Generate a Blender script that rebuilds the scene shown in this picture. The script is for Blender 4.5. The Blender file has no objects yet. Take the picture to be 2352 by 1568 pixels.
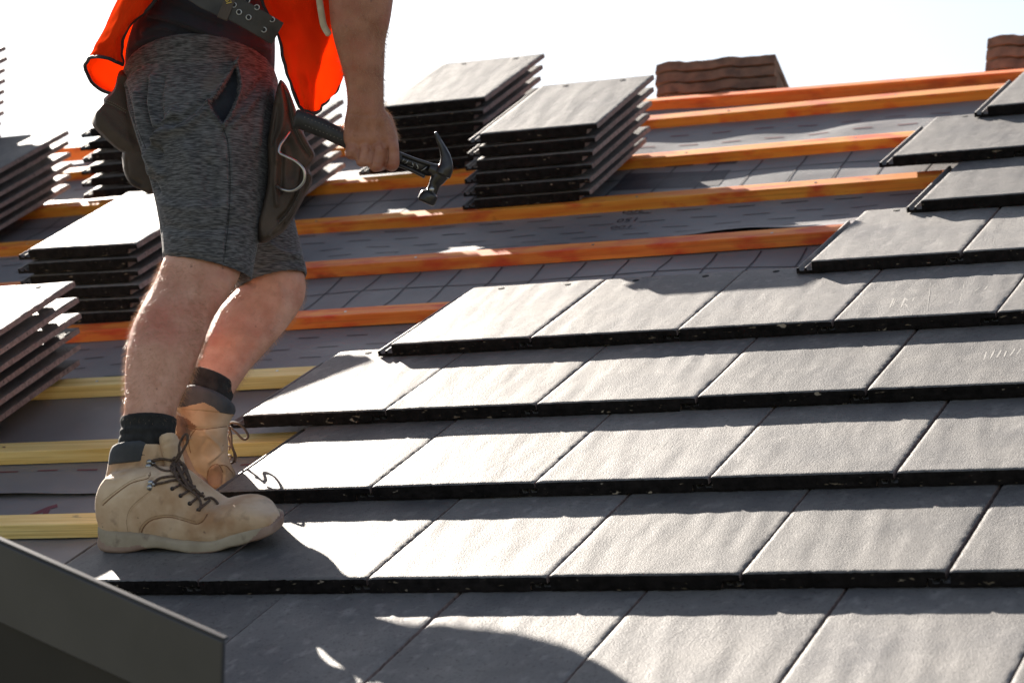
import bpy, bmesh, math, random
import numpy as np
from mathutils import Vector, Matrix
from mathutils.bvhtree import BVHTree
from mathutils.noise import noise as pnoise
random.seed(7)
SC = bpy.context.scene
COL = SC.collection
R_ = math.radians
def V3(*a): return np.array(a, float)

# ------------------------------------------------------------------ frames
PS, TH, AL = -.4220, .1188, .4701            # camera yaw, camera pitch, roof pitch
CAM = V3(2.1003, -3.4726, -.1037)
FPX = 6376.06 / 1.088435                     # focal length in units of a 2352 px wide picture
CF = V3(math.sin(PS)*math.cos(TH), math.cos(PS)*math.cos(TH), math.sin(TH))
CR = V3(math.cos(PS), -math.sin(PS), 0)
CU = np.cross(CR, CF)
RU = V3(1, 0, 0); RV = V3(0, math.cos(AL), math.sin(AL)); RN = V3(0, -math.sin(AL), math.cos(AL))
G = .3548                                    # tile gauge
W_T = .30                                    # tile cover width
OFF = {0: .005, 1: 0, 2: -.0302, 3: .0153, 4: .0056, 5: .0426, 6: .0006, 7: .0074, 8: -.0335}
TILT = math.atan(.0262/G)

def P(x, y, Z):                              # a survey bearing of the place plus a distance -> world point
    return CAM + Z*(CF + CR*((x-1176)/FPX) - CU*((y-784.2)/FPX))
def px(X):
    d = np.asarray(X) - CAM
    z = d @ CF
    return 1176 + FPX*(d @ CR)/z, 784.2 - FPX*(d @ CU)/z
def W(a, b, h=0.): return a*RU + b*RV + h*RN
def roofpt(x, y, h=0.):
    d = CF + CR*((x-1176)/FPX) - CU*((y-784.2)/FPX)
    t = (h - CAM @ RN)/(d @ RN)
    X = CAM + d*t
    return X @ RU, X @ RV, t
ROOF_M = Matrix(((RU[0], RV[0], RN[0]), (RU[1], RV[1], RN[1]), (RU[2], RV[2], RN[2])))

# ------------------------------------------------------------------ object helpers
def tag(o, label=None, cat=None, group=None, kind=None):
    if label: o['label'] = label
    if cat: o['category'] = cat
    if group: o['group'] = group
    if kind: o['kind'] = kind
    elif cat: o['kind'] = 'thing'
    return o
def link(name, me, mats, parent=None, smooth=False):
    o = bpy.data.objects.new(name, me)
    if not isinstance(mats, (list, tuple)): mats = [mats]
    for m in mats:
        if m is not None: me.materials.append(m)
    if smooth:
        me.polygons.foreach_set('use_smooth', [True]*len(me.polygons))
    COL.objects.link(o)
    if parent: o.parent = parent
    return o
def empty(name, loc, label, cat, group=None):
    o = bpy.data.objects.new(name, None); COL.objects.link(o)
    o.empty_display_size = .05
    o.location = loc
    return tag(o, label, cat, group)
def adopt(child, parent):
    bpy.context.view_layer.update()
    child.parent = parent
    child.matrix_parent_inverse = parent.matrix_world.inverted()
    return child

class MB:                                    # mesh collector
    def __init__(s): s.v = []; s.f = []; s.m = []
    def add(s, vs, fs, m=0):
        k = len(s.v); s.v += [tuple(map(float, v)) for v in vs]
        s.f += [tuple(k+i for i in f) for f in fs]; s.m += [m]*len(fs)
    def mesh(s, name='m'):
        me = bpy.data.meshes.new(name); me.from_pydata(s.v, [], s.f)
        me.polygons.foreach_set('material_index', s.m)
        me.update(); return me
    def box(s, o, a, b, c, m=0):             # box from corner o and edge vectors a,b,c
        o, a, b, c = map(np.array, (o, a, b, c))
        vs = [o, o+a, o+a+b, o+b, o+c, o+a+c, o+a+b+c, o+b+c]
        fs = [(0,3,2,1), (4,5,6,7), (0,1,5,4), (1,2,6,5), (2,3,7,6), (3,0,4,7)]
        if np.dot(np.cross(a, b), c) < 0: fs = [f[::-1] for f in fs]
        s.add(vs, fs, m)
    def rings(s, rings, m=0, cap=True, closed=False):
        n = len(rings[0]); vs = [p for r in rings for p in r]; fs = []
        K = len(rings)
        for i in range(K if closed else K-1):
            i2 = (i+1) % K
            for j in range(n):
                j2 = (j+1) % n
                fs.append((i*n+j, i*n+j2, i2*n+j2, i2*n+j))
        if cap and not closed:
            c0 = np.mean(rings[0], 0); c1 = np.mean(rings[-1], 0)
            vs += [c0, c1]; a = K*n; b = a+1
            for j in range(n):
                j2 = (j+1) % n
                fs.append((a, j2, j)); fs.append((b, (K-1)*n+j, (K-1)*n+j2))
        s.add(vs, fs, m)
    def tube(s, pts, r, n=8, m=0, closed=False, flat=1.0, flatdir=None):
        pts = [np.array(p, float) for p in pts]
        rr = r if isinstance(r, (list, tuple, np.ndarray)) else [r]*len(pts)
        rings = []; prev = None
        K = len(pts)
        for i, p in enumerate(pts):
            if closed: t = pts[(i+1) % K]-pts[i-1]
            else: t = pts[min(i+1, K-1)]-pts[max(i-1, 0)]
            t = t/(np.linalg.norm(t)+1e-12)
            if flatdir is not None: a = np.array(flatdir, float)
            elif prev is None: a = V3(.31, .2, 1) if abs(t[2]) < .9 else V3(1, .1, 0)
            else: a = prev
            a = a - t*(a @ t); a /= np.linalg.norm(a)+1e-12; b = np.cross(t, a); prev = a
            rings.append([p+rr[i]*(flat*math.cos(q)*a+math.sin(q)*b) for q in np.linspace(0, 2*math.pi, n, endpoint=False)])
        s.rings(rings, m, True, closed)
def spline(pts, k=6, closed=False):          # Catmull-Rom resample of n-d control points
    pts = [np.array(p, float) for p in pts]; K = len(pts); out = []
    segs = K if closed else K-1
    for i in range(segs):
        if closed: p0, p1, p2, p3 = pts[i-1], pts[i], pts[(i+1) % K], pts[(i+2) % K]
        else: p0, p1, p2, p3 = pts[max(i-1, 0)], pts[i], pts[i+1], pts[min(i+2, K-1)]
        for j in range(k):
            t = j/k
            out.append(.5*((2*p1)+(-p0+p2)*t+(2*p0-5*p1+4*p2-p3)*t*t+(-p0+3*p1-3*p2+p3)*t**3))
    if not closed: out.append(pts[-1])
    return out
def ring(c, a, b, n=28, e=2.0):
    out = []
    for q in np.linspace(0, 2*math.pi, n, endpoint=False):
        ca, sa = math.cos(q), math.sin(q)
        out.append(c + a*math.copysign(abs(ca)**(2/e), ca) + b*math.copysign(abs(sa)**(2/e), sa))
    return out
# a cross-section seen as a width on bearings (xl,yl)-(xr,yr) at distance Z, half depth hd, depth axis tilted
def sec(xl, yl, xr, yr, Z, hd, tilt=0., e=2.0, dz=0., n=28):
    L = P(xl, yl, Z-dz/2); Q = P(xr, yr, Z+dz/2)
    d = CF*math.cos(R_(tilt)) - CU*math.sin(R_(tilt))
    return ring((L+Q)/2, (Q-L)/2, d*hd, n, e)
def loft(mb, secs, k=4, n=28, m=0):          # smooth interpolation between sections
    arr = spline([np.array(s).ravel() for s in secs], k)
    mb.rings([a.reshape(-1, 3) for a in arr], m)
def ball(mb, c, r, n=14, m=0, sc=(1, 1, 1)):
    rs = []
    for i in range(1, n):
        th = math.pi*i/n
        rs.append([np.array(c)+r*V3(sc[0]*math.sin(th)*math.cos(q), sc[1]*math.sin(th)*math.sin(q), -sc[2]*math.cos(th)) for q in np.linspace(0, 2*math.pi, 2*n, endpoint=False)])
    mb.rings(rs, m)
def capsule(mb, p0, r0, p1, r1, n=16):
    p0 = np.array(p0); p1 = np.array(p1); t = p1-p0; L = np.linalg.norm(t); t /= L
    pts = []; rr = []
    for a in np.linspace(-80, 0, 5): pts.append(p0+t*r0*math.sin(R_(a))); rr.append(r0*math.cos(R_(a)))
    for a in np.linspace(0, 80, 5): pts.append(p1+t*r1*math.sin(R_(a))); rr.append(r1*math.cos(R_(a)))
    mb.tube(pts, rr, n)
def fused(mb, voxel, smooth=4, fac=.5):      # closed pieces grown together into one continuous surface
    me = mb.mesh('tmp'); bm = bmesh.new(); bm.from_mesh(me)
    bmesh.ops.recalc_face_normals(bm, faces=bm.faces); bm.to_mesh(me); bm.free()
    o = bpy.data.objects.new('tmp', me); COL.objects.link(o)
    r = o.modifiers.new('r', 'REMESH'); r.mode = 'VOXEL'; r.voxel_size = voxel; r.use_smooth_shade = True
    if smooth:
        s = o.modifiers.new('s', 'SMOOTH'); s.factor = fac; s.iterations = smooth
    dg = bpy.context.evaluated_depsgraph_get(); dg.update()
    out = bpy.data.meshes.new_from_object(o.evaluated_get(dg))
    bpy.data.objects.remove(o); bpy.data.meshes.remove(me)
    return out
def coords(me):
    a = np.empty(len(me.vertices)*3); me.vertices.foreach_get('co', a); return a.reshape(-1, 3)
def normals(me):
    a = np.empty(len(me.vertices)*3); me.vertices.foreach_get('normal', a); return a.reshape(-1, 3)
def setco(me, c): me.vertices.foreach_set('co', c.ravel()); me.update()
def segdist(x, y, pl):
    d = np.full(x.shape, 1e9)
    for (ax, ay), (bx, by) in zip(pl[:-1], pl[1:]):
        vx, vy = bx-ax, by-ay; L = vx*vx+vy*vy+1e-9
        t = np.clip(((x-ax)*vx+(y-ay)*vy)/L, 0, 1)
        d = np.minimum(d, np.hypot(x-ax-t*vx, y-ay-t*vy))
    return d
def folds(me, fl, side=0.15):
    # cloth folds / seams / creases: (polyline, width, height[, taper]) raised or sunk along the normal
    c = coords(me); n = normals(me)
    vx = c-CAM; z = vx @ CF; x = 1176+FPX*(vx @ CR)/z; y = 784.2-FPX*(vx @ CU)/z
    face = np.clip((-(n @ CF)-side)*4, 0, 1)
    disp = np.zeros(len(c))
    for f in fl:
        pl = [tuple(p) for p in spline(f[0], 5)]
        d = segdist(x, y, pl)
        disp += f[2]*np.exp(-(d/f[1])**2)
    setco(me, c+n*(disp*face)[:, None])
def inpoly(x, y, poly):
    ins = np.zeros(x.shape, bool); j = len(poly)-1
    for i in range(len(poly)):
        xi, yi = poly[i]; xj, yj = poly[j]
        ins ^= ((yi > y) != (yj > y)) & (x < (xj-xi)*(y-yi)/(yj-yi+1e-12)+xi)
        j = i
    return ins
def paint(me, poly, idx, facing=True):       # a panel of another material within an outline
    K = len(me.polygons)
    c = np.empty(K*3); me.polygons.foreach_get('center', c); c = c.reshape(-1, 3)
    n = np.empty(K*3); me.polygons.foreach_get('normal', n); n = n.reshape(-1, 3)
    d = c-CAM; z = d @ CF; x = 1176+FPX*(d @ CR)/z; y = 784.2-FPX*(d @ CU)/z
    ins = inpoly(x, y, poly)
    if facing: ins &= (n @ CF) < .25
    mi = np.empty(K, int); me.polygons.foreach_get('material_index', mi)
    mi[ins] = idx; me.polygons.foreach_set('material_index', mi)
def bvh(me):
    return BVHTree.FromPolygons([v.co for v in me.vertices], [tuple(p.vertices) for p in me.polygons])
def cast(bt, x, y, off=0., Z=4.4):
    d = CF + CR*((x-1176)/FPX) - CU*((y-784.2)/FPX); d = d/np.linalg.norm(d)
    h = bt.ray_cast(Vector(CAM), Vector(d))
    if h[0] is None: return P(x, y, Z)
    return np.array(h[0]) - d*off

# ------------------------------------------------------------------ materials
def nd(nt, t, **kw):
    n = nt.nodes.new(t)
    for k, v in kw.items():
        if k in n.inputs.keys() if isinstance(k, str) else False: n.inputs[k].default_value = v
        else: setattr(n, k, v)
    return n
def mat(name, c1, c2=None, rough=.6, scale=20., stretch=(1, 1, 1), bump=None, spec=.5, rnd=False, detail=5, lo=.35, hi=.65,
        sheen=0., metal=0., sss=0., extra=None, bdist=.002):
    m = bpy.data.materials.new(name); m.use_nodes = True; nt = m.node_tree; L = nt.links
    b = nt.nodes['Principled BSDF']
    b.inputs['Roughness'].default_value = rough; b.inputs['Metallic'].default_value = metal
    b.inputs['Specular IOR Level'].default_value = spec
    if sheen: b.inputs['Sheen Weight'].default_value = sheen; b.inputs['Sheen Roughness'].default_value = .4
    if sss: b.inputs['Subsurface Weight'].default_value = sss; b.inputs['Subsurface Radius'].default_value = (.012, .005, .003); b.inputs['Subsurface Scale'].default_value = .6
    tc = nt.nodes.new('ShaderNodeTexCoord'); mp = nt.nodes.new('ShaderNodeMapping')
    mp.inputs['Scale'].default_value = stretch
    vec = tc.outputs['Object']
    if rnd:
        oi = nt.nodes.new('ShaderNodeObjectInfo'); vm = nt.nodes.new('ShaderNodeVectorMath'); vm.operation = 'MULTIPLY_ADD'
        cb = nt.nodes.new('ShaderNodeCombineXYZ')
        for i in range(3): L.new(oi.outputs['Random'], cb.inputs[i])
        vm.inputs[1].default_value = (37, 51, 23)
        L.new(cb.outputs[0], vm.inputs[0]); L.new(vec, vm.inputs[2]); vec = vm.outputs[0]
    L.new(vec, mp.inputs[0]); vec = mp.outputs[0]
    if c2 is None: b.inputs['Base Color'].default_value = (*c1, 1); out = None
    else:
        nz = nt.nodes.new('ShaderNodeTexNoise'); nz.inputs['Scale'].default_value = scale; nz.inputs['Detail'].default_value = detail
        L.new(vec, nz.inputs['Vector'])
        cr = nt.nodes.new('ShaderNodeValToRGB'); cr.color_ramp.elements[0].position = lo; cr.color_ramp.elements[1].position = hi
        cr.color_ramp.elements[0].color = (*c1, 1); cr.color_ramp.elements[1].color = (*c2, 1)
        L.new(nz.outputs[0], cr.inputs[0]); out = cr.outputs[0]
    for ex in (extra or []):                 # (kind, colour, scale, stretch, lo, hi, amount)
        kind, c, s, st, lo_, hi_, am = ex
        mp2 = nt.nodes.new('ShaderNodeMapping'); mp2.inputs['Scale'].default_value = st
        L.new(vec if stretch == (1, 1, 1) else (vm.outputs[0] if rnd else tc.outputs['Object']), mp2.inputs[0])
        mp2.inputs['Location'].default_value = (s*.37, 3.1, s*.11)
        if kind == 'v':
            tx = nt.nodes.new('ShaderNodeTexVoronoi'); tx.inputs['Scale'].default_value = s; o_ = tx.outputs['Distance']
        elif kind == 'w':
            tx = nt.nodes.new('ShaderNodeTexWave'); tx.inputs['Scale'].default_value = s; tx.inputs['Distortion'].default_value = 6
            tx.inputs['Detail'].default_value = 3; tx.bands_direction = 'Y'; o_ = tx.outputs[1]
        else:
            tx = nt.nodes.new('ShaderNodeTexNoise'); tx.inputs['Scale'].default_value = s; tx.inputs['Detail'].default_value = 4; o_ = tx.outputs[0]
        L.new(mp2.outputs[0], tx.inputs['Vector'])
        mr = nt.nodes.new('ShaderNodeMapRange'); mr.inputs[1].default_value = lo_; mr.inputs[2].default_value = hi_; mr.inputs[4].default_value = am
        L.new(o_, mr.inputs[0])
        mx = nt.nodes.new('ShaderNodeMix'); mx.data_type = 'RGBA'
        L.new(mr.outputs[0], mx.inputs[0])
        if out is None: mx.inputs[6].default_value = (*c1, 1)
        else: L.new(out, mx.inputs[6])
        mx.inputs[7].default_value = (*c, 1); out = mx.outputs[2]
    if rnd and out is not None:
        hs = nt.nodes.new('ShaderNodeHueSaturation'); mr = nt.nodes.new('ShaderNodeMapRange')
        mr.inputs[3].default_value = .78; mr.inputs[4].default_value = 1.22
        L.new(oi.outputs['Random'], mr.inputs[0]); L.new(mr.outputs[0], hs.inputs['Value']); L.new(out, hs.inputs['Color']); out = hs.outputs[0]
    if out is not None: L.new(out, b.inputs['Base Color'])
    prev = None
    for (kind, s, st, strength) in (bump or []):
        mp3 = nt.nodes.new('ShaderNodeMapping'); mp3.inputs['Scale'].default_value = st
        L.new(vm.outputs[0] if rnd else tc.outputs['Object'], mp3.inputs[0])
        if kind == 'w':
            tx = nt.nodes.new('ShaderNodeTexWave'); tx.inputs['Scale'].default_value = s; tx.bands_direction = 'X'; tx.inputs['Distortion'].default_value = .6; o_ = tx.outputs[1]
        elif kind == 'v':
            tx = nt.nodes.new('ShaderNodeTexVoronoi'); tx.inputs['Scale'].default_value = s; o_ = tx.outputs['Distance']
        else:
            tx = nt.nodes.new('ShaderNodeTexNoise'); tx.inputs['Scale'].default_value = s; tx.inputs['Detail'].default_value = 1.5 if s < 60 else 5; o_ = tx.outputs[0]
        L.new(mp3.outputs[0], tx.inputs['Vector'])
        bp = nt.nodes.new('ShaderNodeBump'); bp.inputs['Strength'].default_value = strength; bp.inputs['Distance'].default_value = bdist
        L.new(o_, bp.inputs['Height'])
        if prev: L.new(prev, bp.inputs['Normal'])
        prev = bp.outputs[0]
    if prev: L.new(prev, b.inputs['Normal'])
    return m
M = {}
M['slate'] = mat('slate_coating', (.10, .099, .103), (.195, .185, .175), rough=.62, spec=.30, scale=7, rnd=True, lo=.3, hi=.7,
    bump=[('n', 26, (1.0, .22, 1), .75), ('n', 9, (1.0, .5, 1), .5), ('n', 90, (1, 1.3, 1), .14), ('n', 380, (1, 1, 1), .6)], bdist=.0016,
    extra=[('n', (.025, .02, .015), 230, (1, 1, 1), .64, .69, .85), ('n', (.30, .285, .27), 45, (1, .6, 1), .55, .75, .5), ('n', (.055, .05, .05), 130, (1, 1, 1), .56, .72, .6),
           ('n', (.03, .03, .034), 4.5, (1, 1, 1), .60, .75, .35)])
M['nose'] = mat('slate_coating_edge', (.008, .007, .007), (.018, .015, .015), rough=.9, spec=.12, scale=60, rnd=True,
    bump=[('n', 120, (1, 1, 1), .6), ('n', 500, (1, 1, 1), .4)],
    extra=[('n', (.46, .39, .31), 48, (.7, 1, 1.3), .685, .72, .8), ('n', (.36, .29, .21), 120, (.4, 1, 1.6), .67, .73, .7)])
M['raw'] = mat('bare_concrete_edge', (.22, .16, .148), (.36, .27, .25), spec=.25, rough=.9, scale=120, rnd=True,
    bump=[('n', 300, (1, 1, 1), .5)], extra=[('n', (.05, .04, .04), 160, (1, 1, 1), .64, .70, .9)])
M['batten_orange'] = mat('orange_treated_pine', (.86, .24, .018), (.98, .40, .045), rough=.62, scale=9, stretch=(.5, 6, 6), rnd=True,
    bump=[('n', 60, (.06, 3, 3), .35)], extra=[('n', (.72, .06, .015), 14, (.8, 2, 2), .50, .68, .85), ('n', (.22, .05, .02), 5, (1.5, 3, 3), .68, .76, .9),
    ('n', (.30, .09, .02), 60, (.05, 4, 4), .5, .75, .35)])
M['batten_red'] = mat('red_treated_pine', (.80, .14, .02), (.92, .25, .04), rough=.62, scale=9, stretch=(.5, 6, 6), rnd=True,
    bump=[('n', 60, (.06, 3, 3), .35)], extra=[('n', (.45, .04, .015), 14, (.8, 2, 2), .52, .68, .6), ('n', (.75, .34, .08), 60, (.05, 4, 4), .5, .75, .5)])
M['batten_rust'] = mat('red_stained_pine', (.80, .185, .028), (.95, .33, .06), rough=.62, scale=9, stretch=(.5, 6, 6), rnd=True,
    bump=[('n', 60, (.06, 3, 3), .35)], extra=[('n', (.70, .055, .02), 14, (.8, 2, 2), .46, .66, .85), ('n', (.22, .05, .02), 5, (1.5, 3, 3), .68, .76, .9),
    ('n', (.36, .09, .02), 60, (.05, 4, 4), .5, .75, .4)])
M['batten_yellow'] = mat('yellow_treated_pine', (.72, .53, .17), (.86, .70, .31), rough=.65, scale=10, stretch=(.4, 6, 6), rnd=True,
    bump=[('n', 60, (.06, 3, 3), .3)], extra=[('n', (.36, .24, .06), 70, (.05, 5, 5), .5, .7, .5), ('n', (.14, .10, .05), 9, (1.5, 3, 3), .70, .77, .8)])
M['membrane'] = mat('woven_underlay', (.15, .153, .162), (.205, .205, .212), rough=.55, scale=3, bdist=.0006,
    bump=[('v', 700, (1, 1, 1), .5), ('n', 25, (1, 1, 1), .4)], extra=[('n', (.12, .08, .09), 2.2, (1, 1, 1), .55, .75, .6), ('n', (.3, .28, .26), 9, (1, 2, 2), .68, .8, .4)])
M['print_black'] = mat('black_print', (.022, .022, .03), rough=.6)
M['print_red'] = mat('dark_red_print', (.13, .03, .045), rough=.6)
M['print_grey'] = mat('grey_print_panel', (.035, .036, .045), (.05, .05, .06), rough=.6, scale=40)
M['brown'] = mat('old_brown_tile', (.10, .058, .040), (.24, .135, .085), rough=.85, scale=22, rnd=True, lo=.3, hi=.7,
    bump=[('n', 70, (1, 1, 1), .7)], extra=[('n', (.03, .028, .026), 16, (1, 1, 1), .58, .72, .6)], bdist=.004)
M['browntop'] = mat('weathered_brown_tile_top', (.05, .055, .045), (.11, .105, .09), rough=.85, scale=40, bump=[('n', 90, (1, 1, 1), .6)])
M['skin'] = mat('skin', (.56, .265, .18), (.74, .42, .31), spec=.3, rough=.55, scale=24, sss=.03, lo=.3, hi=.7, bdist=.0012,
    bump=[('n', 160, (1, 1, 1), .35), ('v', 500, (1, 1, 1), .25), ('n', 35, (1, 1, 1), .35)],
    extra=[('n', (.55, .16, .11), 9, (1, 1, 1), .50, .70, .65), ('n', (.34, .15, .10), 120, (1, 1, 1), .58, .78, .25), ('n', (.16, .07, .05), 60, (1, 1, 1), .69, .74, .6)])
M['skin_tan'] = mat('sunburnt_skin', (.30, .115, .065), (.47, .21, .13), rough=.48, scale=26, sss=.06, lo=.3, hi=.7, bdist=.0014,
    bump=[('n', 160, (1, 1, 1), .4), ('v', 420, (1, 1, 1), .35), ('n', 40, (1, 1, 1), .4)],
    extra=[('n', (.40, .10, .065), 14, (1, 1, 1), .50, .70, .6), ('n', (.12, .05, .035), 70, (1, 1, 1), .64, .74, .6)])
M['hair'] = mat('body_hair', (.52, .33, .20), rough=.35)
M['headhair'] = mat('brown_hair', (.05, .03, .02), (.09, .05, .03), rough=.5, scale=80)
M['shorts'] = mat('heather_grey_jersey', (.034, .035, .040), (.175, .177, .19), rough=.9, scale=85, stretch=(.8, .8, 5.5), lo=.38, hi=.72, sheen=.15, bdist=.0010,
    bump=[('n', 500, (1, 1, 1), .4), ('n', 30, (.4, .4, 5), .5)], extra=[('n', (.16, .13, .11), 12, (1, 1, 1), .67, .76, .5), ('n', (.012, .012, .014), 18, (1, 1, 1), .70, .74, .8)])
M['pocket'] = mat('pocket_lining', (.012, .014, .022), (.03, .036, .05), rough=.9, scale=30)
M['shirt'] = mat('navy_jersey', (.012, .013, .024), (.022, .024, .040), rough=.85, scale=14, sheen=.2, bdist=.001, bump=[('n', 500, (1, 1, 1), .4), ('n', 22, (1, 1, 1), .4)])
M['leather'] = mat('worn_brown_leather', (.030, .021, .016), (.085, .06, .045), rough=.65, scale=14, lo=.3, hi=.72, bump=[('n', 90, (1, 1, 1), .5), ('n', 400, (1, 1, 1), .4)])
M['belt'] = mat('black_leather', (.022, .020, .020), (.05, .045, .042), rough=.55, scale=30, bump=[('n', 120, (1, 1, 1), .5)])
M['piping'] = mat('black_piping', (.012, .011, .012), rough=.7)
M['thread'] = mat('pale_thread', (.22, .19, .17), rough=.8)
M['steel'] = mat('steel', (.5, .5, .5), (.36, .35, .34), rough=.3, metal=1, scale=40)
M['dark_steel'] = mat('blackened_steel', (.035, .033, .034), (.07, .065, .065), rough=.28, scale=30, metal=.75, bump=[('n', 60, (1, 1, 1), .15)])
M['rubber'] = mat('black_rubber_grip', (.014, .014, .015), (.03, .028, .03), rough=.5, scale=40, bump=[('n', 200, (1, 1, 1), .3)])
M['nubuck'] = mat('tan_nubuck', (.52, .33, .19), (.74, .56, .38), rough=.85, scale=17, lo=.3, hi=.66, sheen=.25, bdist=.001,
    bump=[('n', 60, (1, 1, 1), .4), ('n', 450, (1, 1, 1), .35)], extra=[('n', (.36, .17, .065), 11, (1, 1, 1), .48, .68, .75), ('n', (.22, .13, .08), 38, (1, 1, 1), .58, .72, .5), ('n', (.62, .52, .44), 7, (1, 1, 1), .55, .75, .55), ('n', (.09, .05, .03), 70, (1, 1, 1), .70, .74, .7)])
M['nubuck_pale'] = mat('bounce_offset_nubuck', (.42, .285, .175), (.62, .47, .34), rough=.85, scale=17, bdist=.001,
    bump=[('n', 60, (1, 1, 1), .4), ('n', 450, (1, 1, 1), .35)], extra=[('n', (.26, .16, .10), 30, (1, 1, 1), .58, .72, .5), ('n', (.09, .05, .03), 70, (1, 1, 1), .70, .74, .7)])  # less orange than the front boot, offsetting warm bounced light in the colour
M['nubuck_dirty'] = mat('scuffed_nubuck', (.20, .10, .06), (.36, .21, .13), rough=.85, scale=20, bump=[('n', 60, (1, 1, 1), .5)])
M['midsole'] = mat('grey_midsole', (.33, .27, .19), (.45, .38, .28), rough=.7, scale=20, bump=[('w', 90, (0, 0, 1), .5), ('n', 120, (1, 1, 1), .4)], extra=[('n', (.12, .08, .06), 30, (1, 1, 1), .6, .7, .6)])
M['outsole'] = mat('reddish_rubber', (.27, .17, .13), (.38, .27, .21), rough=.75, scale=25, bump=[('n', 120, (1, 1, 1), .4)])
M['collar'] = mat('grey_padded_collar', (.045, .050, .058), (.07, .075, .085), rough=.8, scale=30, bump=[('v', 500, (1, 1, 1), .3)])
M['lace'] = mat('brown_lace', (.06, .035, .025), (.13, .085, .06), rough=.8, scale=300)
M['seam'] = mat('brown_seam', (.20, .10, .045), rough=.85)
M['sock'] = mat('black_rib_knit', (.012, .012, .013), (.03, .03, .03), rough=.95, scale=60, bump=[('n', 120, (1, 1, .05), .9)], bdist=.003)
M['trim'] = mat('dark_coated_metal', (.034, .036, .046), (.052, .053, .064), rough=.42, scale=5, bump=[('n', 8, (1, 1, 1), .2)], extra=[('n', (.16, .15, .15), 12, (1, .3, 1), .66, .8, .5)])
M['dark_wood'] = mat('near_black_board', (.010, .009, .009), (.016, .014, .013), rough=.7, scale=8)  # near black, so the added sheet leaves the underlay gap dark
M['cream'] = mat('cream_webbing', (.50, .42, .28), (.62, .55, .40), rough=.8, scale=60)
M['yellowink'] = mat('yellow_ink', (.6, .42, .08), rough=.7)
M['ground'] = mat('earth_and_grass', (.06, .075, .03), (.12, .10, .06), rough=.95, scale=.6, bump=[('n', 3, (1, 1, 1), .5)])
M['brick'] = mat('red_brick_wall', (.22, .10, .07), (.32, .17, .11), rough=.9, scale=6)

def vestmat():
    m = bpy.data.materials.new('fluorescent_orange_mesh'); m.use_nodes = True; nt = m.node_tree; L = nt.links
    b = nt.nodes['Principled BSDF']; out = nt.nodes['Material Output']
    b.inputs['Roughness'].default_value = 1; b.inputs['Specular IOR Level'].default_value = 0
    tc = nt.nodes.new('ShaderNodeTexCoord'); nz = nt.nodes.new('ShaderNodeTexNoise'); nz.inputs['Scale'].default_value = 12
    L.new(tc.outputs['Object'], nz.inputs['Vector'])
    cr = nt.nodes.new('ShaderNodeValToRGB'); cr.color_ramp.elements[0].position = .35; cr.color_ramp.elements[1].position = .7
    cr.color_ramp.elements[0].color = (.82, .045, .008, 1); cr.color_ramp.elements[1].color = (.90, .075, .012, 1)
    L.new(nz.outputs[0], cr.inputs[0]); L.new(cr.outputs[0], b.inputs['Base Color'])
    tr = nt.nodes.new('ShaderNodeBsdfTranslucent'); tr.inputs[0].default_value = (1.0, .20, .03, 1)
    mx = nt.nodes.new('ShaderNodeMixShader'); mx.inputs[0].default_value = .42
    L.new(b.outputs[0], mx.inputs[1]); L.new(tr.outputs[0], mx.inputs[2]); L.new(mx.outputs[0], out.inputs[0])
    vz = nt.nodes.new('ShaderNodeTexVoronoi'); vz.inputs['Scale'].default_value = 500; L.new(tc.outputs['Object'], vz.inputs['Vector'])
    bp = nt.nodes.new('ShaderNodeBump'); bp.inputs['Strength'].default_value = .3; bp.inputs['Distance'].default_value = .001
    L.new(vz.outputs['Distance'], bp.inputs['Height']); L.new(bp.outputs[0], b.inputs['Normal']); L.new(bp.outputs[0], tr.inputs['Normal'])
    return m
M['vest'] = vestmat()

# ------------------------------------------------------------------ setting: ground, house, underlay
mb = MB(); mb.add([(-400, -400, -5.6), (400, -400, -5.6), (400, 400, -5.6), (-400, 400, -5.6)], [(0, 1, 2, 3)])
tag(link('ground', mb.mesh(), M['ground']), kind='structure')

LAPS = [(-1.0, .66), (.545, 1.812), (1.822, 3.03)]
def lapgap(u): return .040*math.exp(-((u-.22)/.26)**2)+.012*math.exp(-((u+.5)/.5)**2)
BATTV = [.39, .745, 1.10, 1.454, 1.808, 2.160, 2.505, 2.876]      # upslope edges of the battens
def hsheet(u, v, k):
    h = -.0775
    # sag between battens, wrinkles
    bs = [b-.024 for b in BATTV]
    d = 1.0
    for i in range(len(bs)-1):
        if bs[i] <= v <= bs[i+1]:
            t = (v-bs[i])/(bs[i+1]-bs[i]); d = 4*t*(1-t)
            h -= .004*d
    n1 = pnoise(Vector((u*1.6, v*4.0, k*7.3))); n2 = pnoise(Vector((u*5+v*3, v*9-u*2, 4.1+k)))
    h += d*(.011*n1+.0055*n2+.004*pnoise(Vector((u*2.2+v*9, v*3, 2.2+k)))) - .003
    if k == 2:                               # upper sheet: free lower edge lifts off the one below
        e = (v-LAPS[2][0]); h += .016*math.exp(-(e/.055)**2)*(.35+.65*max(0, min(1, (u+.35)/.7)))*(1+.5*pnoise(Vector((u*5, 3, 3))))
    if k == 1:
        e = (v-LAPS[1][0]); h += .004*math.exp(-(e/.03)**2)
    return h + .0035*k
def hmem(u, v):
    k = 0
    if v > LAPS[1][0]: k = 1
    if v > LAPS[2][0]+.004*math.sin(u*7): k = 2
    return hsheet(u, v, k)
mb = MB(); mb.box(W(-6.5, -1.0, -.19), RU*8.9, RV*4.0, RN*.02)
tag(link('gap_dark_sheet', mb.mesh(), M['dark_wood']), 'dark sheet added beneath the roof to make the gap in the underlay dark', 'backing sheet')  # added sheet: stands in for the darkness of the empty void
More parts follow.
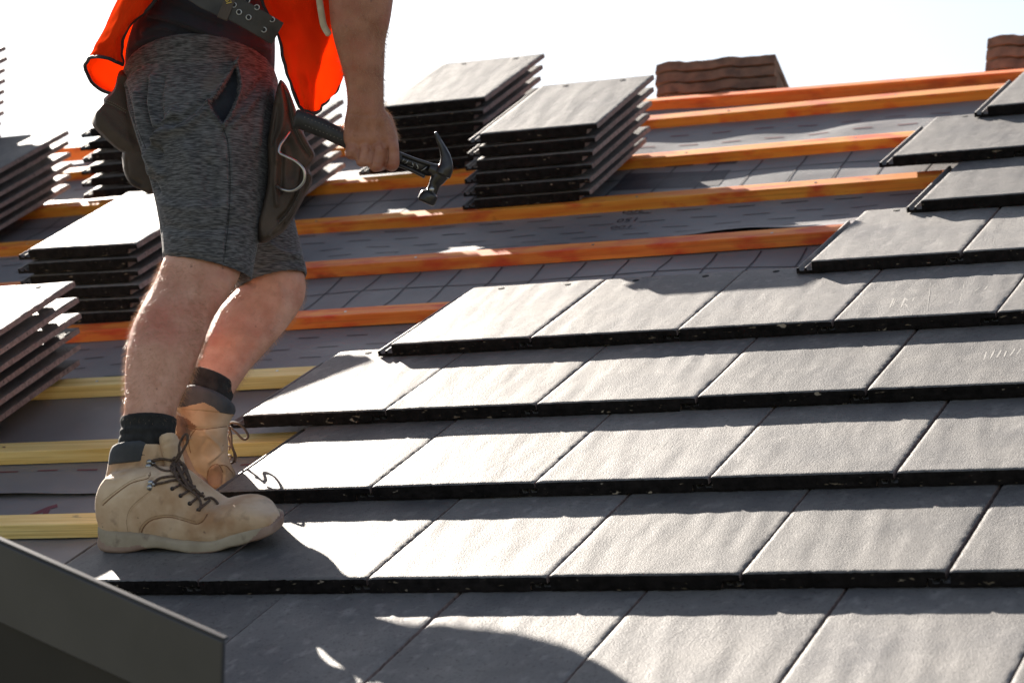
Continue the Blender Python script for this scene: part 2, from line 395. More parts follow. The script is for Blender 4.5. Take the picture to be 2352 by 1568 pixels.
# the far slope beyond the ridge
RIDGE = W(0, 3.035, -.088)
FV = V3(0, math.cos(AL), -math.sin(AL)); FN = V3(0, math.sin(AL), math.cos(AL))
mb = MB(); vv = []
for j in range(40):
    for i in range(60): vv.append(RIDGE+RU*(-6.5+i*.15)+FV*(.005+j*.09)+FN*.004*pnoise(Vector((i*.5, j*.4, 0))))
mb.add(vv, [(j*60+i, j*60+i+1, (j+1)*60+i+1, (j+1)*60+i) for j in range(39) for i in range(59)])
tag(link('roofing_underlay', mb.mesh(), M['membrane'], smooth=True), 'underlay on the far slope, beyond the ridge batten', 'underlay')

# printed marks on the underlay (each sheet's print is a part of it)
pr = {('b', 0): MB(), ('b', 1): MB(), ('b', 2): MB(), ('r', 0): MB(), ('r', 1): MB(), ('r', 2): MB(), ('g', 2): MB(), ('g', 1): MB()}
def which(v): return 2 if v > LAPS[2][0]+.01 else (1 if v > LAPS[1][0]+.01 else 0)
def stroke(kind, pts, w, k=None):            # pts in roof (u,v)
    pts = [np.array(p, float) for p in pts]
    L = sum(np.linalg.norm(b-a) for a, b in zip(pts[:-1], pts[1:]))
    n = max(3, int(L/.012))
    q = []
    cum = [0]
    for a, b in zip(pts[:-1], pts[1:]): cum.append(cum[-1]+np.linalg.norm(b-a))
    for s in np.linspace(0, L, n):
        i = max(j for j in range(len(cum)) if cum[j] <= s+1e-9); i = min(i, len(pts)-2)
        t = (s-cum[i])/(cum[i+1]-cum[i]+1e-9); q.append(pts[i]*(1-t)+pts[i+1]*t)
    kk = which(q[len(q)//2][1]) if k is None else k
    vs = []
    for i, p in enumerate(q):
        t = q[min(i+1, len(q)-1)]-q[max(i-1, 0)]; t /= np.linalg.norm(t)+1e-9; m_ = V3(-t[1], t[0])[:2] if False else np.array([-t[1], t[0]])
        for s in (-1, 1):
            a = p+m_*w/2*s; vs.append(W(a[0], a[1], hsheet(a[0], a[1], kk)+.0009))
    pr[(kind, kk)].add(vs, [(2*i, 2*i+2, 2*i+3, 2*i+1) for i in range(len(q)-1)])
rng = random.Random(3)
def dashes(kind, v, u0, u1, L, gap, w, ph=0.):
    u = u0+ph
    while u < u1:
        stroke(kind, [(u, v+rng.uniform(-.001, .001)), (u+L, v+rng.uniform(-.001, .001))], w); u += L+gap
def grid(v0, v1, u0, u1, du, rows, w=.0042):
    u = u0
    while u < u1:
        a = rng.uniform(-.006, .006)
        stroke('b', [(u, v0), (u+a, (v0+v1)/2), (u, v1)], w); u += du
    for v in rows: stroke('b', [(u0, v), (u1, v)], w)
dashes('r', .662, -2, .2, .045, .045, .006)
for v in (1.36, 1.295, 1.235): dashes('b', v, -3, .3, .05, .065, .0034, rng.uniform(0, .1))
dashes('b', 1.17, -3, .3, .05, .065, .0034, .04)
grid(1.46, 1.755, -3.2, .9, .1, (1.52, 1.655))
for i, v in enumerate((2.09, 2.035, 1.98, 1.925, 1.88)): dashes('b', v, -3, .9, .062, .062, .0034, (i % 2)*.05)
grid(2.19, 2.45, -4.2, .9, .11, (2.24, 2.37))
for i, v in enumerate((2.74, 2.655)): dashes('r', v, -4.5, 1.0, .05, .062, .007, i*.05)
dashes('b', 2.58, -4.5, -.9, .05, .08, .003)
# arrow, printed panels and figures
a0 = roofpt(60, 1172, -.075); a1 = roofpt(105, 1152, -.075); a2 = roofpt(128, 1146, -.075)
stroke('r', [a0[:2], a1[:2], a2[:2]], .016, 0)
stroke('r', [a1[:2], roofpt(95, 1180, -.075)[:2]], .012, 0)
def panel(kind, pxs):
    pts = [roofpt(x, y, -.076)[:2] for x, y in pxs]; k = 2
    vs = []; n = 12
    for j in range(n+1):
        for i in range(n+1):
            s, t = i/n, j/n
            p = (1-s)*(1-t)*np.array(pts[0])+s*(1-t)*np.array(pts[1])+s*t*np.array(pts[2])+(1-s)*t*np.array(pts[3])
            vs.append(W(p[0], p[1], hsheet(p[0], p[1], k)+.0007))
    pr[(kind, k)].add(vs, [(j*(n+1)+i, j*(n+1)+i+1, (j+1)*(n+1)+i+1, (j+1)*(n+1)+i) for j in range(n) for i in range(n)])
panel('g', [(1400, 440), (1650, 425), (1680, 391), (1440, 402)])
panel('g', [(1462, 391), (1500, 388), (1520, 372), (1480, 374)])
panel('g', [(1530, 386), (1590, 383), (1606, 370), (1548, 372)])
panel('g', [(1625, 381), (1690, 377), (1704, 364), (1640, 368)])
for i, (x, y) in enumerate([(1452, 412), (1480, 418), (1530, 409), (1560, 414)]):
    stroke('b', [roofpt(x, y, -.076)[:2], roofpt(x+16, y-7, -.076)[:2]], .006, 2)
def figures(txt, x, y, size, kind='b'):      # figures printed upside down on the sheet
    cu = bpy.data.curves.new('t', 'FONT'); cu.body = txt; cu.size = size; cu.extrude = 0; cu.resolution_u = 3
    o = bpy.data.objects.new('t', cu); COL.objects.link(o); dg = bpy.context.evaluated_depsgraph_get(); dg.update()
    me = bpy.data.meshes.new_from_object(o.evaluated_get(dg)); c = coords(me)
    u0, v0, _ = roofpt(x, y, -.076)
    vs = [W(u0-p[0]*1.25, v0-p[1]*1.1, hsheet(u0-p[0], v0-p[1], 2)+.0009) for p in c]
    pr[(kind, 2)].add(vs, [tuple(p.vertices) for p in me.polygons])
    bpy.data.objects.remove(o); bpy.data.meshes.remove(me)
figures('150', 1472, 496, .030); figures('100', 1458, 512, .030); figures('200', 1486, 480, .030)
sheets = []
names = ['lower', 'middle', 'upper']
labs = ['lowest strip of grey woven underlay, lying under the yellow battens', 'middle strip of grey underlay between the yellow battens and the red-stained orange ones',
        'upper strip of grey printed underlay running up to the ridge batten']
for k, (v0, v1) in enumerate(LAPS):
    us = np.arange(-6.5, 2.4, .0125 if k else .02); vs = np.arange(v0, v1+.001, .0125)
    mb = MB(); vv = []
    for v in vs:
        for u in us:
            ve = v + (.004*math.sin(u*7)+.003*pnoise(Vector((u*6, k, 0))) if v == vs[0] else 0)
            if k == 2 and v < LAPS[2][0]+.06: ve += lapgap(u)*(1-(v-LAPS[2][0])/.06)
            vv.append(W(u, ve, hsheet(u, ve, k)))
    n = len(us); fs = [(i*n+j, i*n+j+1, (i+1)*n+j+1, (i+1)*n+j) for i in range(len(vs)-1) for j in range(n-1)]
    mb.add(vv, fs)
    for (kd, i), q in pr.items():
        if i == k and q.v: mb.add(q.v, q.f, {'b': 1, 'r': 2, 'g': 3}[kd])
    o = link('roofing_underlay', mb.mesh(), [M['membrane'], M['print_black'], M['print_red'], M['print_grey']], smooth=True)
    tag(o, labs[k], 'underlay'); sheets.append(o)

# ------------------------------------------------------------------ battens
def batten(name, v, top, material, u0, u1, label, wdt=.048, dep=.0265, group=None, slope=0., rise=0.):
    n = int((u1-u0)/.03); prof = [(-wdt, top-dep), (-wdt, top-.0015), (-wdt+.0015, top), (-.0015, top), (0, top-.0015), (0, top-dep)]
    rings = []; s = rng.uniform(0, 50)
    for i in range(n+1):
        u = u0+(u1-u0)*i/n
        dv = .003*pnoise(Vector((u*.8, s, 0)))+slope*u; dh = .0012*pnoise(Vector((u*1.5, s, 5)))+rise*u
        rings.append([W(u, v+a+dv+.0004*pnoise(Vector((u*30, a*90, s))), h+dh) for a, h in prof])
    mb = MB(); mb.rings(rings)
    un = math.ceil(u0/.42)*.42
    while un < u1:                           # nail heads where it crosses the rafters
        c = np.array([un+rng.uniform(-.01, .01), v-wdt*.5+slope*un+rng.uniform(-.006, .006)])
        for ring_h, r_ in ((top+rise*un+.0008, .0032),):
            q = [W(c[0]+r_*math.cos(t), c[1]+r_*math.sin(t), ring_h) for t in np.linspace(0, 2*math.pi, 10, endpoint=False)]
            q2 = [W(c[0]+r_*1.1*math.cos(t), c[1]+r_*1.1*math.sin(t), ring_h-.0025) for t in np.linspace(0, 2*math.pi, 10, endpoint=False)]
            mb.add(q+q2, [tuple(range(10))]+[(i, 10+i, 10+(i+1) % 10, (i+1) % 10) for i in range(10)], 1)
        un += .42
    o = link(name, mb.mesh(), [material, M['steel']])
    return tag(o, label, 'batten', group)
BG = 'tiling battens nailed across the roof'
bl = [(.39, 'batten_yellow', -6, 'yellow batten lowest on the roof, ending behind the heel of the front boot'),
      (.745, 'batten_yellow', -6, 'yellow batten passing behind the ankle of the front boot'),
      (1.10, 'batten_yellow', -6, 'yellow batten behind the bare shin, topmost of the yellow ones'),
      (1.454, 'batten_rust', -6, 'orange batten right of the rear calf, lowest of the orange ones'),
      (1.808, 'batten_rust', -6, 'red stained orange batten right of the shorts hem'),
      (2.160, 'batten_orange', -6, 'orange batten carrying the stack of tiles right of the hammer'),
      (2.505, 'batten_orange', -6, 'orange batten just below the hammer head, running right to the third course from the top'),
      (2.876, 'batten_orange', -6, 'sunlit orange batten directly below the ridge batten')]
for v, m_, u0, lb in bl: batten('roof_batten', v, -.0495, M[m_], u0, 2.2, lb, group=BG)
batten('ridge_batten', 2.995, -.038, M['batten_red'], -6, 2.2, 'red orange ridge batten standing on edge against the sky', wdt=.030, dep=.042, slope=-.05)

# ------------------------------------------------------------------ slates
def tile_mesh(seed):
    mb = MB(); L = .42; rg = random.Random(seed)
    nx, ny = 90, 84
    xs = list(np.linspace(.0020, .2972, nx)); ys = [0]+list(np.linspace(.004, L, ny))
    ang = rg.uniform(-.25, .25)
    def top(x, y):
        r = .00055*pnoise(Vector((x*17+y*4, y*3.2-x*2, seed*3.1))) + .0003*pnoise(Vector((x*45+y*9, y*11, seed*1.7)))
        r += .00030*math.sin((x+.15*y)*2*math.pi/(.07+.02*math.sin(seed*2.3))+seed+1.5*pnoise(Vector((x*6, y*5, seed)))) * (.55+.45*math.sin(y*9+x*14+seed))
        if y < .02: r *= .35+.65*y/.02
        e = min(x-.0020, .2972-x); ed = -.0013*math.exp(-max(e, 0)/.0025)*(1+.8*pnoise(Vector((y*70, seed, x*9))))
        hd = -.0014*math.exp(-(L-y)/.003)
        return r+ed+hd
    bw = .268                                # body width, then the thin overlap
    chips = [(rg.uniform(.02, .25), rg.uniform(.003, .010), rg.uniform(.0012, .0035)) for _ in range(rg.randrange(1, 4))]
    def jag(x): return .0011*pnoise(Vector((x*60, seed*2.2, 0)))+.0009*pnoise(Vector((x*190, seed, 3)))+sum(d*max(0, 1-abs(x-c)/w) for c, w, d in chips)
    def headj(x): return .0022*pnoise(Vector((x*30, seed*5.2, 7)))
    idx = {}
    vs = []
    for j, y in enumerate(ys):
        for i, x in enumerate(xs):
            yy = y + (jag(x) if j < 2 else 0) + (headj(x) if j == len(ys)-1 else 0)
            z = top(x, y)
            if j == 0: z -= .0016+.0008*abs(pnoise(Vector((x*90, seed, 1)))); yy = jag(x)
            if j == 1: yy = jag(x)+.0022
            vs.append((x, yy, z))
    n = len(xs); F = []
    for j in range(len(ys)-1):
        for i in range(n-1): F.append((j*n+i, j*n+i+1, (j+1)*n+i+1, (j+1)*n+i))
    mb.add(vs, F, 0)
    # nose face: follows the jagged edge, with a recess under the overlap
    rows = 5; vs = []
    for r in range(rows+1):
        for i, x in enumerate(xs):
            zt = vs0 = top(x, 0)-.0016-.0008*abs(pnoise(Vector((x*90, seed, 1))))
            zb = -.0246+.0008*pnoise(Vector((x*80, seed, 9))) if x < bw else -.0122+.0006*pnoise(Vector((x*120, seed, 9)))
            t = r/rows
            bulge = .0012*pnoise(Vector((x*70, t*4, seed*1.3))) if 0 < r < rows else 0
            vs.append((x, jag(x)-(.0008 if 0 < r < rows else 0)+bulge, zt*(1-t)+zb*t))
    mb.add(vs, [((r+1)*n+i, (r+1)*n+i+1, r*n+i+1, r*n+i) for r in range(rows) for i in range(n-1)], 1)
    # underside: nose bar 35 mm deep, thinner behind, battened at the head by a nib
    def under(pts): # polygon profile in (y,z) extruded in x
        pass
    def slab(x0, x1, y0, y1, z0, z1, m):
        mb.add([(x0, y0, z0), (x1, y0, z0), (x1, y1, z0), (x0, y1, z0), (x0, y0, z1), (x1, y0, z1), (x1, y1, z1), (x0, y1, z1)],
               [(0, 3, 2, 1), (0, 1, 5, 4), (1, 2, 6, 5), (2, 3, 7, 6), (3, 0, 4, 7)], m)
    slab(.0022, bw, .0075, .034, -.0244, -.004, 2)
    slab(.0012, bw, .034, L-.001, -.0165, -.004, 2)
    slab(.06, .09, L-.030, L-.012, -.0265, -.0165, 2)
    slab(.20, .23, L-.030, L-.012, -.0265, -.0165, 2)
    # overlap on the right: bare side face
    ny2 = len(ys); vs = []
    for j, y in enumerate(ys):
        z = top(xs[-1], y)-(0 if j else .002)
        yy = max(y, 0)
        vs += [(xs[-1], yy, z), (xs[-1]+.0004, yy, -.0122), (bw, yy, -.0122)]
    mb.add(vs, [(3*j, 3*j+1, 3*j+4, 3*j+3) for j in range(ny2-1)]+[(3*j+1, 3*j+2, 3*j+5, 3*j+4) for j in range(ny2-1)], 2)
    mb.add([(xs[-1], L, -.001), (xs[-1], L, -.0122), (xs[0], L, -.0122), (xs[0], L, -.001)], [(0, 1, 2, 3)], 2)
    # left flank of the body above the strip
    vs = []
    for j, y in enumerate(ys): vs += [(xs[0], y+(jag(xs[0]) if j < 2 else 0), top(xs[0], y)-(.0016 if j == 0 else 0)), (xs[0], y, -.0246 if y < .03 else -.0165)]
    mb.add(vs, [(2*j, 2*j+2, 2*j+3, 2*j+1) for j in range(ny2-1)], 1)
    # interlocking strip on the left: floor with two ribs, cut short at the head
    prof = [(.001, -.0185), (-.0085, -.0185), (-.010, -.0135), (-.0135, -.0135), (-.015, -.0190), (-.0235, -.0190), (-.0250, -.0128), (-.0295, -.0130), (-.0305, -.0150), (-.0305, -.0246), (.001, -.0246)]
    y0, y1 = .002, L-.035
    A = [(x, y0+.0007*pnoise(Vector((x*300, z*300, seed))), z) for x, z in prof]; B = [(x, y1+(.01 if x > -.012 else 0), z) for x, z in prof]; K = len(prof)
    mb.add(A+B, [(i, i+1, K+i+1, K+i) for i in range(K-1)], 0)
    mb.add(A, [tuple(range(K))], 1); mb.add(B, [tuple(reversed(range(K)))], 2)
    # nail holes near the head
    for x in (.075, .225):
        hv = [(x+.0062*math.cos(q), .392+.0058*math.sin(q), top(x, .392)+.0012) for q in np.linspace(0, 2*math.pi, 12, endpoint=False)]
        mb.add(hv, [tuple(range(12))], 3)
        h2 = [(x+.0085*math.cos(q)*(.9+.15*math.sin(3*q)), .392+.008*math.sin(q), top(x, .392)-.0003) for q in np.linspace(0, 2*math.pi, 12, endpoint=False)]
        mb.add(h2+hv, [(i, (i+1) % 12, 12+(i+1) % 12, 12+i) for i in range(12)], 3)
    return mb.mesh('tile')
M['hole'] = mat('nail_hole', (.008, .008, .008), rough=.9)
TM = [tile_mesh(s) for s in range(1, 9)]
for me in TM:
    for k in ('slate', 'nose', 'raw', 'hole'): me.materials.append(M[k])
    me.polygons.foreach_set('use_smooth', [p.material_index == 0 for p in me.polygons])
def put_tile(a, b, h, yaw, tilt, k, label, group, holes=False):
    o = bpy.data.objects.new('roof_tile', TM[k % len(TM)]); COL.objects.link(o)
    m = ROOF_M @ Matrix.Rotation(yaw, 3, 'Z') @ Matrix.Rotation(tilt, 3, 'X')
    o.matrix_world = Matrix.Translation(W(a, b, h)) @ m.to_4x4()
    tag(o, label, 'roof tile', group)
    return o
ORD = ['first', 'second', 'third', 'fourth', 'fifth', 'sixth', 'seventh', 'eighth', 'ninth', 'tenth', 'eleventh', 'twelfth', 'thirteenth']
CN = ['lowest course, cut by the bottom of the photo', 'course under the front boot', 'course touching the rear boot toe',
      'course level with the rear boot collar', 'course right of the rear calf', 'short course third below the top right one',
      'short course second below the top right one', 'short course next below the top right one', 'topmost course at the upper right']
start = {0: -1.5, 1: -1, 2: -.5, 3: -1, 4: -.5, 5: 2, 6: 2.5, 7: 2, 8: 2.5}
rt = random.Random(11)
LAID = {}
for c in range(-1, 9):
    j0 = start.get(c, -1)
    if c == -1: j0 = -1
    n = 0; j = j0
    while (j+OFF.get(c, 0)/1)*W_T < (1.52 if c >= 0 else 1.3):
        du = rt.uniform(-.0019, .0019)
        u = (j*W_T)+OFF.get(c, .0)*W_T+du
        v = (c-1)*G + rt.uniform(-.0012, .0012)
        if c >= 0:
            lab = 'flat grey tile, %s from left in %s' % (ORD[n], CN[c])
            LAID[(c, n)] = put_tile(u, v, rt.uniform(-.0003, .0005), rt.uniform(-.0015, .0015), -TILT+rt.uniform(-.0008, .0008), rt.randrange(8), lab, 'roof tiles laid in courses', holes=c in (3, 4, 5, 6, 7, 8))
        n += 1; j += 1

# pale scuffs and chalk strokes left on some of the laid tiles
M['chalk'] = mat('chalk_scuff', (.42, .40, .37), (.24, .235, .225), rough=.9, scale=150)
def scuffs(key, strokes):
    t = LAID[key]; mb = MB(); bt_ = bvh(t.data); mi_ = t.matrix_world.inverted()
    for x0, y0, x1, y1, w_ in strokes:
        def on(x, y):
            a, b, _ = roofpt(x, y, -.012)
            for _k in range(3):
                hs_ = -.0262*(((b/G) % 1))+.0011; a, b, _z = roofpt(x, y, hs_)
            q = Vector(W(a, b, hs_+.01)); h_ = bt_.ray_cast(mi_ @ q, Vector((0, 0, -1)))
            return np.array(t.matrix_world @ h_[0])+RN*.00018 if h_[0] is not None else W(a, b, hs_)
        A = on(x0, y0); B = on(x1, y1); d = B-A; L_ = np.linalg.norm(d); d /= L_; sd_ = np.cross(d, RN); n = max(3, int(L_/.004))
        vs = []
        for i in range(n+1):
            ww = w_*(.45+.55*math.sin(math.pi*min(1, max(0, (i+.4)/(n+.8)))))*(1+.6*pnoise(Vector((i*.9, x0, y0))))
            c = A+d*L_*i/n+sd_*.0008*pnoise(Vector((i*.5, y0, x0))); vs += [c-sd_*ww/2, c+sd_*ww/2]
        mb.add(vs, [(2*i, 2*i+1, 2*i+3, 2*i+2) for i in range(n)])
    adopt(link('chalk_marks', mb.mesh(), M['chalk']), t)
scuffs((4, 3), [(2044, 706, 2053, 684, .0035), (2050, 703, 2058, 685, .002), (2070, 705, 2079, 683, .004), (2078, 684, 2086, 690, .003), (2074, 696, 2084, 694, .0025), (2080, 697, 2086, 706, .0025), (2096, 691, 2100, 683, .003),
                (2130, 712, 2138, 648, .0014), (2203, 700, 2216, 646, .0014), (2240, 668, 2250, 660, .003), (2262, 664, 2268, 656, .003)])
scuffs((3, 4), [(2260, 826, 2266, 806, .003), (2275, 822, 2284, 804, .003), (2290, 820, 2300, 802, .0035), (2306, 818, 2312, 804, .003), (2320, 816, 2332, 798, .003), (2336, 812, 2346, 798, .003)])
scuffs((2, 2), [(1500, 1030, 1512, 1012, .003), (1520, 1026, 1534, 1010, .004), (1538, 1030, 1546, 1016, .003)])
# ------------------------------------------------------------------ stacks of slates
def stack(a, b, n, pitch, yaw, where, jit=.004, base=-.0490, lean=(0, 0), first=None):
    for i in range(n):                       # i = 0 lowest
        x = a+rt.uniform(-jit, jit)+lean[0]*i; y = b+rt.uniform(-jit, jit)+lean[1]*i
        if i == 0 and first: x += first[0]; y += first[1]
        ord_ = 'topmost' if i == n-1 else ('lowest' if i == 0 else ORD[n-1-i]+' from the top')
        lab = 'grey tile, %s in the stack %s' % (ord_, where)
        put_tile(x, y, base+.0246+i*pitch, yaw+rt.uniform(-.012, .012), rt.uniform(-.002, .002)+.004, rt.randrange(8), lab, 'grey tiles stacked on the battens', holes=(i == n-1))
stack(-.417, 2.128, 6, .0315, -.004, 'right of the hammer', jit=.003, lean=(.009, 0))
stack(-.865, 2.517, 6, .0310, .012, 'behind the hammer head', jit=.003, lean=(.012, -.004), first=(-.012, 0))
stack(-1.243, 1.464, 6, .0309, -.045, 'left of the knee', jit=.005, lean=(.0068, 0))
stack(-1.222, .720, 6, .0350, -.01, 'by the left edge beside the shin', jit=.006, lean=(.0095, 0))
stack(-2.129, 2.17, 6, .0303, 0, 'at the left edge beside the pouch', jit=.005, lean=(.0088, 0))
stack(-1.268, 2.15, 6, .0330, .01, 'between vest and wrist', jit=.005, lean=(.0075, 0))
stack(-1.717, 2.52, 6, .0335, .0, 'behind the leather pouch', jit=.005, lean=(.0075, 0))
stack(-2.565, 2.48, 12, .0310, .0, 'in the upper left corner', jit=.005, lean=(.012, 0))

# ------------------------------------------------------------------ old brown tiles beyond the ridge
def brown_tile():
    # double pantile: two rolls across 300 mm
    mb = MB(); L = .40; w = .335; nx = 46
    def z(x):
        t = x/w
        if t < .10: return .008*math.sin(t/.10*math.pi/2)
        if t < .18: return .008
        if t < .24: return .008-.006*(t-.18)/.06
        if t < .50: return .002
        if t < .56: return .002+.006*(t-.50)/.06
        if t < .64: return .008
        if t < .70: return .008-.006*(t-.64)/.06
        return .002
    xs = np.linspace(0, w, nx)
    rings = []
    ny = 12
    for j in range(ny+1):
        y = L*j/ny
        top_ = [(x, y+.002*pnoise(Vector((x*40, j, 0))), z(x)+.001*pnoise(Vector((x*50, y*30, 2)))) for x in xs]
        bot = [(x, y+.001, z(x)-.029 if y < .04 else z(x)-.017) for x in reversed(xs)]
        rings.append([np.array(p) for p in top_+bot])
    n = 2*nx
    vs = [p for r in rings for p in r]
    F = []; 
    mbv = []
    K = len(rings)
    ft = []; fo = []
    for i in range(K-1):
        for j in range(n):
            j2 = (j+1) % n
            f = (i*n+j, i*n+j2, (i+1)*n+j2, (i+1)*n+j)
            (ft if j < nx-1 else fo).append(f)
    mb.add(vs, ft, 1); 
    mb.f += [tuple(f) for f in fo]; mb.m += [0]*len(fo)
    for i, rev in ((0, False), (K-1, True)):
        for j in range(nx-1):
            f = (i*n+j, i*n+n-1-j, i*n+n-2-j, i*n+j+1); mb.f.append(f[::-1] if rev else f); mb.m.append(0)
    me = mb.mesh('brown'); me.materials.append(M['brown']); me.materials.append(M['browntop']); return me
BT = brown_tile()
FM = Matrix(((RU[0], FV[0], FN[0]), (RU[1], FV[1], FN[1]), (RU[2], FV[2], FN[2])))
def brown_stack(x0, ytop, n, where):
    # noses towards the ridge; x0 = bearing of the left corner
    def at(h, xt):
        o_ = RIDGE+FV*.03+FN*h; lo, hi = -6., 4.
        for _ in range(40):              # slide along the ridge to the bearing
            mi = (lo+hi)/2
            if px(o_+RU*mi)[0] < xt: lo = mi
            else: hi = mi
        return o_+RU*lo
    htop = .02
    while px(at(htop, x0))[1] > ytop: htop += .002
    for i in range(n):
        h = htop-.039*(n-1-i)
        oo = at(h, x0+rt.uniform(-3, 3))
        o = bpy.data.objects.new('old_roof_tile', BT); COL.objects.link(o)
        m = FM @ Matrix.Rotation(.02, 3, 'Z')
        o.matrix_world = Matrix.Translation(oo) @ m.to_4x4()
        ord_ = 'topmost' if i == n-1 else ('lowest' if i == 0 else ORD[n-1-i]+' from the top')
        tag(o, 'old brown tile, %s in the stack %s' % (ord_, where), 'roof tile', 'old brown tiles stacked beyond the ridge')
brown_stack(1508, 150, 4, 'above the orange battens')
brown_stack(2266, 90, 4, 'at the upper right edge')

# ------------------------------------------------------------------ dormer edge in the foreground
t0 = P(-420, 1062, 3.48); t1 = P(511, 1471, 3.08)
ax = (t1-t0); ax /= np.linalg.norm(ax)
dn = P(506, 1660, 3.10)-t1; dn /= np.linalg.norm(dn)
Ld = np.linalg.norm(t1-t0)
bk = np.cross(ax, dn); bk = bk if bk @ CF > 0 else -bk; bk /= np.linalg.norm(bk)
dm = empty('dormer_edge', t1, 'blurred dark grey trim of a lower dormer in the bottom left corner', 'roof trim')
def bevbox(o, a, b, c, r=.003):
    mb = MB(); mb.box(o, a, b, c); me = mb.mesh(); bm = bmesh.new(); bm.from_mesh(me)
    bmesh.ops.bevel(bm, geom=bm.edges[:], offset=r, segments=3, affect='EDGES', profile=.5); bm.to_mesh(me); bm.free(); return me
adopt(link('fascia', bevbox(t0, ax*Ld, dn*.107, bk*.007), M['trim']), dm)
adopt(link('lower_board', bevbox(t0+bk*.0075-ax*.02+dn*.01, ax*(Ld-.02), dn*.48, bk*.03), M['dark_wood']), dm)
adopt(link('capping', bevbox(t0-dn*.0035+bk*.001, ax*(Ld+.001), dn*.003, bk*.009, .0008), M['trim']), dm)

#P0
# ------------------------------------------------------------------ the worker
pbase = P(330, 1262, 4.27)
worker = empty('person', pbase, 'roofer in shorts, orange vest and tan boots climbing the roof with a hammer in hand', 'person')
def part(name, me, mats, parent, smooth=True):
    return adopt(link(name, me, mats, smooth=smooth), parent)

# --- body: one continuous surface
mb = MB()
# near leg (ankle inside the boot up to the hip)
loft(mb, [sec(270, 1180, 375, 1185, 4.275, .038), sec(272, 1110, 375, 1115, 4.275, .036), sec(280, 1030, 398, 1040, 4.275, .040, 4), sec(282, 974, 401, 970, 4.28, .040, 4),
          sec(287, 927, 411, 927, 4.29, .042, 4), sec(287, 860, 437, 870, 4.31, .048, 6), sec(292, 809, 463, 800, 4.33, .055, 8), sec(302, 759, 478, 757, 4.36, .060, 8),
          sec(322, 712, 494, 722, 4.38, .060, 8), sec(352, 655, 536, 660, 4.41, .057, 8), sec(372, 606, 553, 624, 4.43, .060, 8), sec(392, 540, 568, 560, 4.45, .060, 8),
          sec(378, 430, 590, 440, 4.46, .070, 8), sec(350, 300, 600, 310, 4.49, .076, 8), sec(330, 210, 590, 215, 4.52, .072, 8)])
# far leg
loft(mb, [sec(462, 975, 495, 975, 4.52, .018), sec(446, 945, 515, 945, 4.515, .026), sec(436, 905, 536, 905, 4.52, .035, 4), sec(443, 846, 572, 850, 4.56, .039, 6), sec(455, 809, 600, 819, 4.595, .043, 8),
          sec(470, 772, 628, 787, 4.62, .048, 8), sec(489, 729, 662, 748, 4.66, .050, 8), sec(520, 690, 690, 706, 4.69, .052, 8), sec(548, 660, 701, 676, 4.71, .054, 8),
          sec(560, 625, 700, 636, 4.72, .056, 8), sec(550, 540, 678, 545, 4.76, .060, 8), sec(510, 420, 645, 430, 4.73, .068, 8), sec(440, 300, 630, 300, 4.72, .085, 8), sec(400, 200, 620, 210, 4.66, .08, 8)])
# trunk, neck
loft(mb, [sec(350, 330, 610, 330, 4.59, .10, 10), sec(318, 240, 610, 240, 4.58, .122, 14), sec(320, 150, 602, 150, 4.57, .125, 14), sec(350, 60, 602, 70, 4.56, .122, 14), sec(384, -60, 640, -40, 4.56, .122, 14),
          sec(424, -180, 700, -150, 4.56, .128, 14), sec(464, -300, 760, -270, 4.56, .140, 14), sec(520, -400, 812, -370, 4.56, .152, 14), sec(575, -470, 840, -440, 4.56, .168, 14), sec(620, -520, 850, -500, 4.55, .15, 14),
          sec(690, -570, 830, -550, 4.55, .06, 10), sec(720, -640, 860, -610, 4.55, .055, 6), sec(740, -700, 880, -670, 4.55, .055, 4)])
# head with a face turned down towards the work
hc = P(845, -770, 4.55)
hx = (CR*.92-CU*.38); hx /= np.linalg.norm(hx); hz = CU*.92+CR*.38; hz /= np.linalg.norm(hz); hy = np.cross(hz, hx)
def H(a, b, c): return hc+hx*a+hy*b+hz*c
mb.rings([ring(H(.0+dx, 0, z), hx*rx, hy*ry, 28, 2.1) for z, dx, rx, ry in [(-.118, .035, .02, .018), (-.108, .03, .05, .042), (-.085, .022, .075, .058), (-.05, .01, .088, .066), (-.01, .0, .095, .072), (.03, -.004, .098, .075), (.07, -.008, .092, .07), (.098, -.01, .07, .055), (.115, -.012, .03, .025)]])
capsule(mb, H(.085, 0, .018), .009, H(.112, 0, -.022), .014, 12)       # nose
capsule(mb, H(.086, -.03, .026), .014, H(.086, .03, .026), .014, 10)   # brow
capsule(mb, H(.084, -.020, -.058), .008, H(.084, .020, -.058), .008, 10)
capsule(mb, H(.088, -.016, -.068), .008, H(.088, .016, -.068), .008, 10)
capsule(mb, H(.07, -.01, -.10), .016, H(.07, .01, -.10), .016, 10)
for s_ in (-1, 1):
    capsule(mb, H(-.005, s_*.074, .012), .018, H(-.012, s_*.076, -.018), .012, 10)
    capsule(mb, H(.05, s_*.045, -.02), .024, H(.04, s_*.05, -.03), .022, 10)
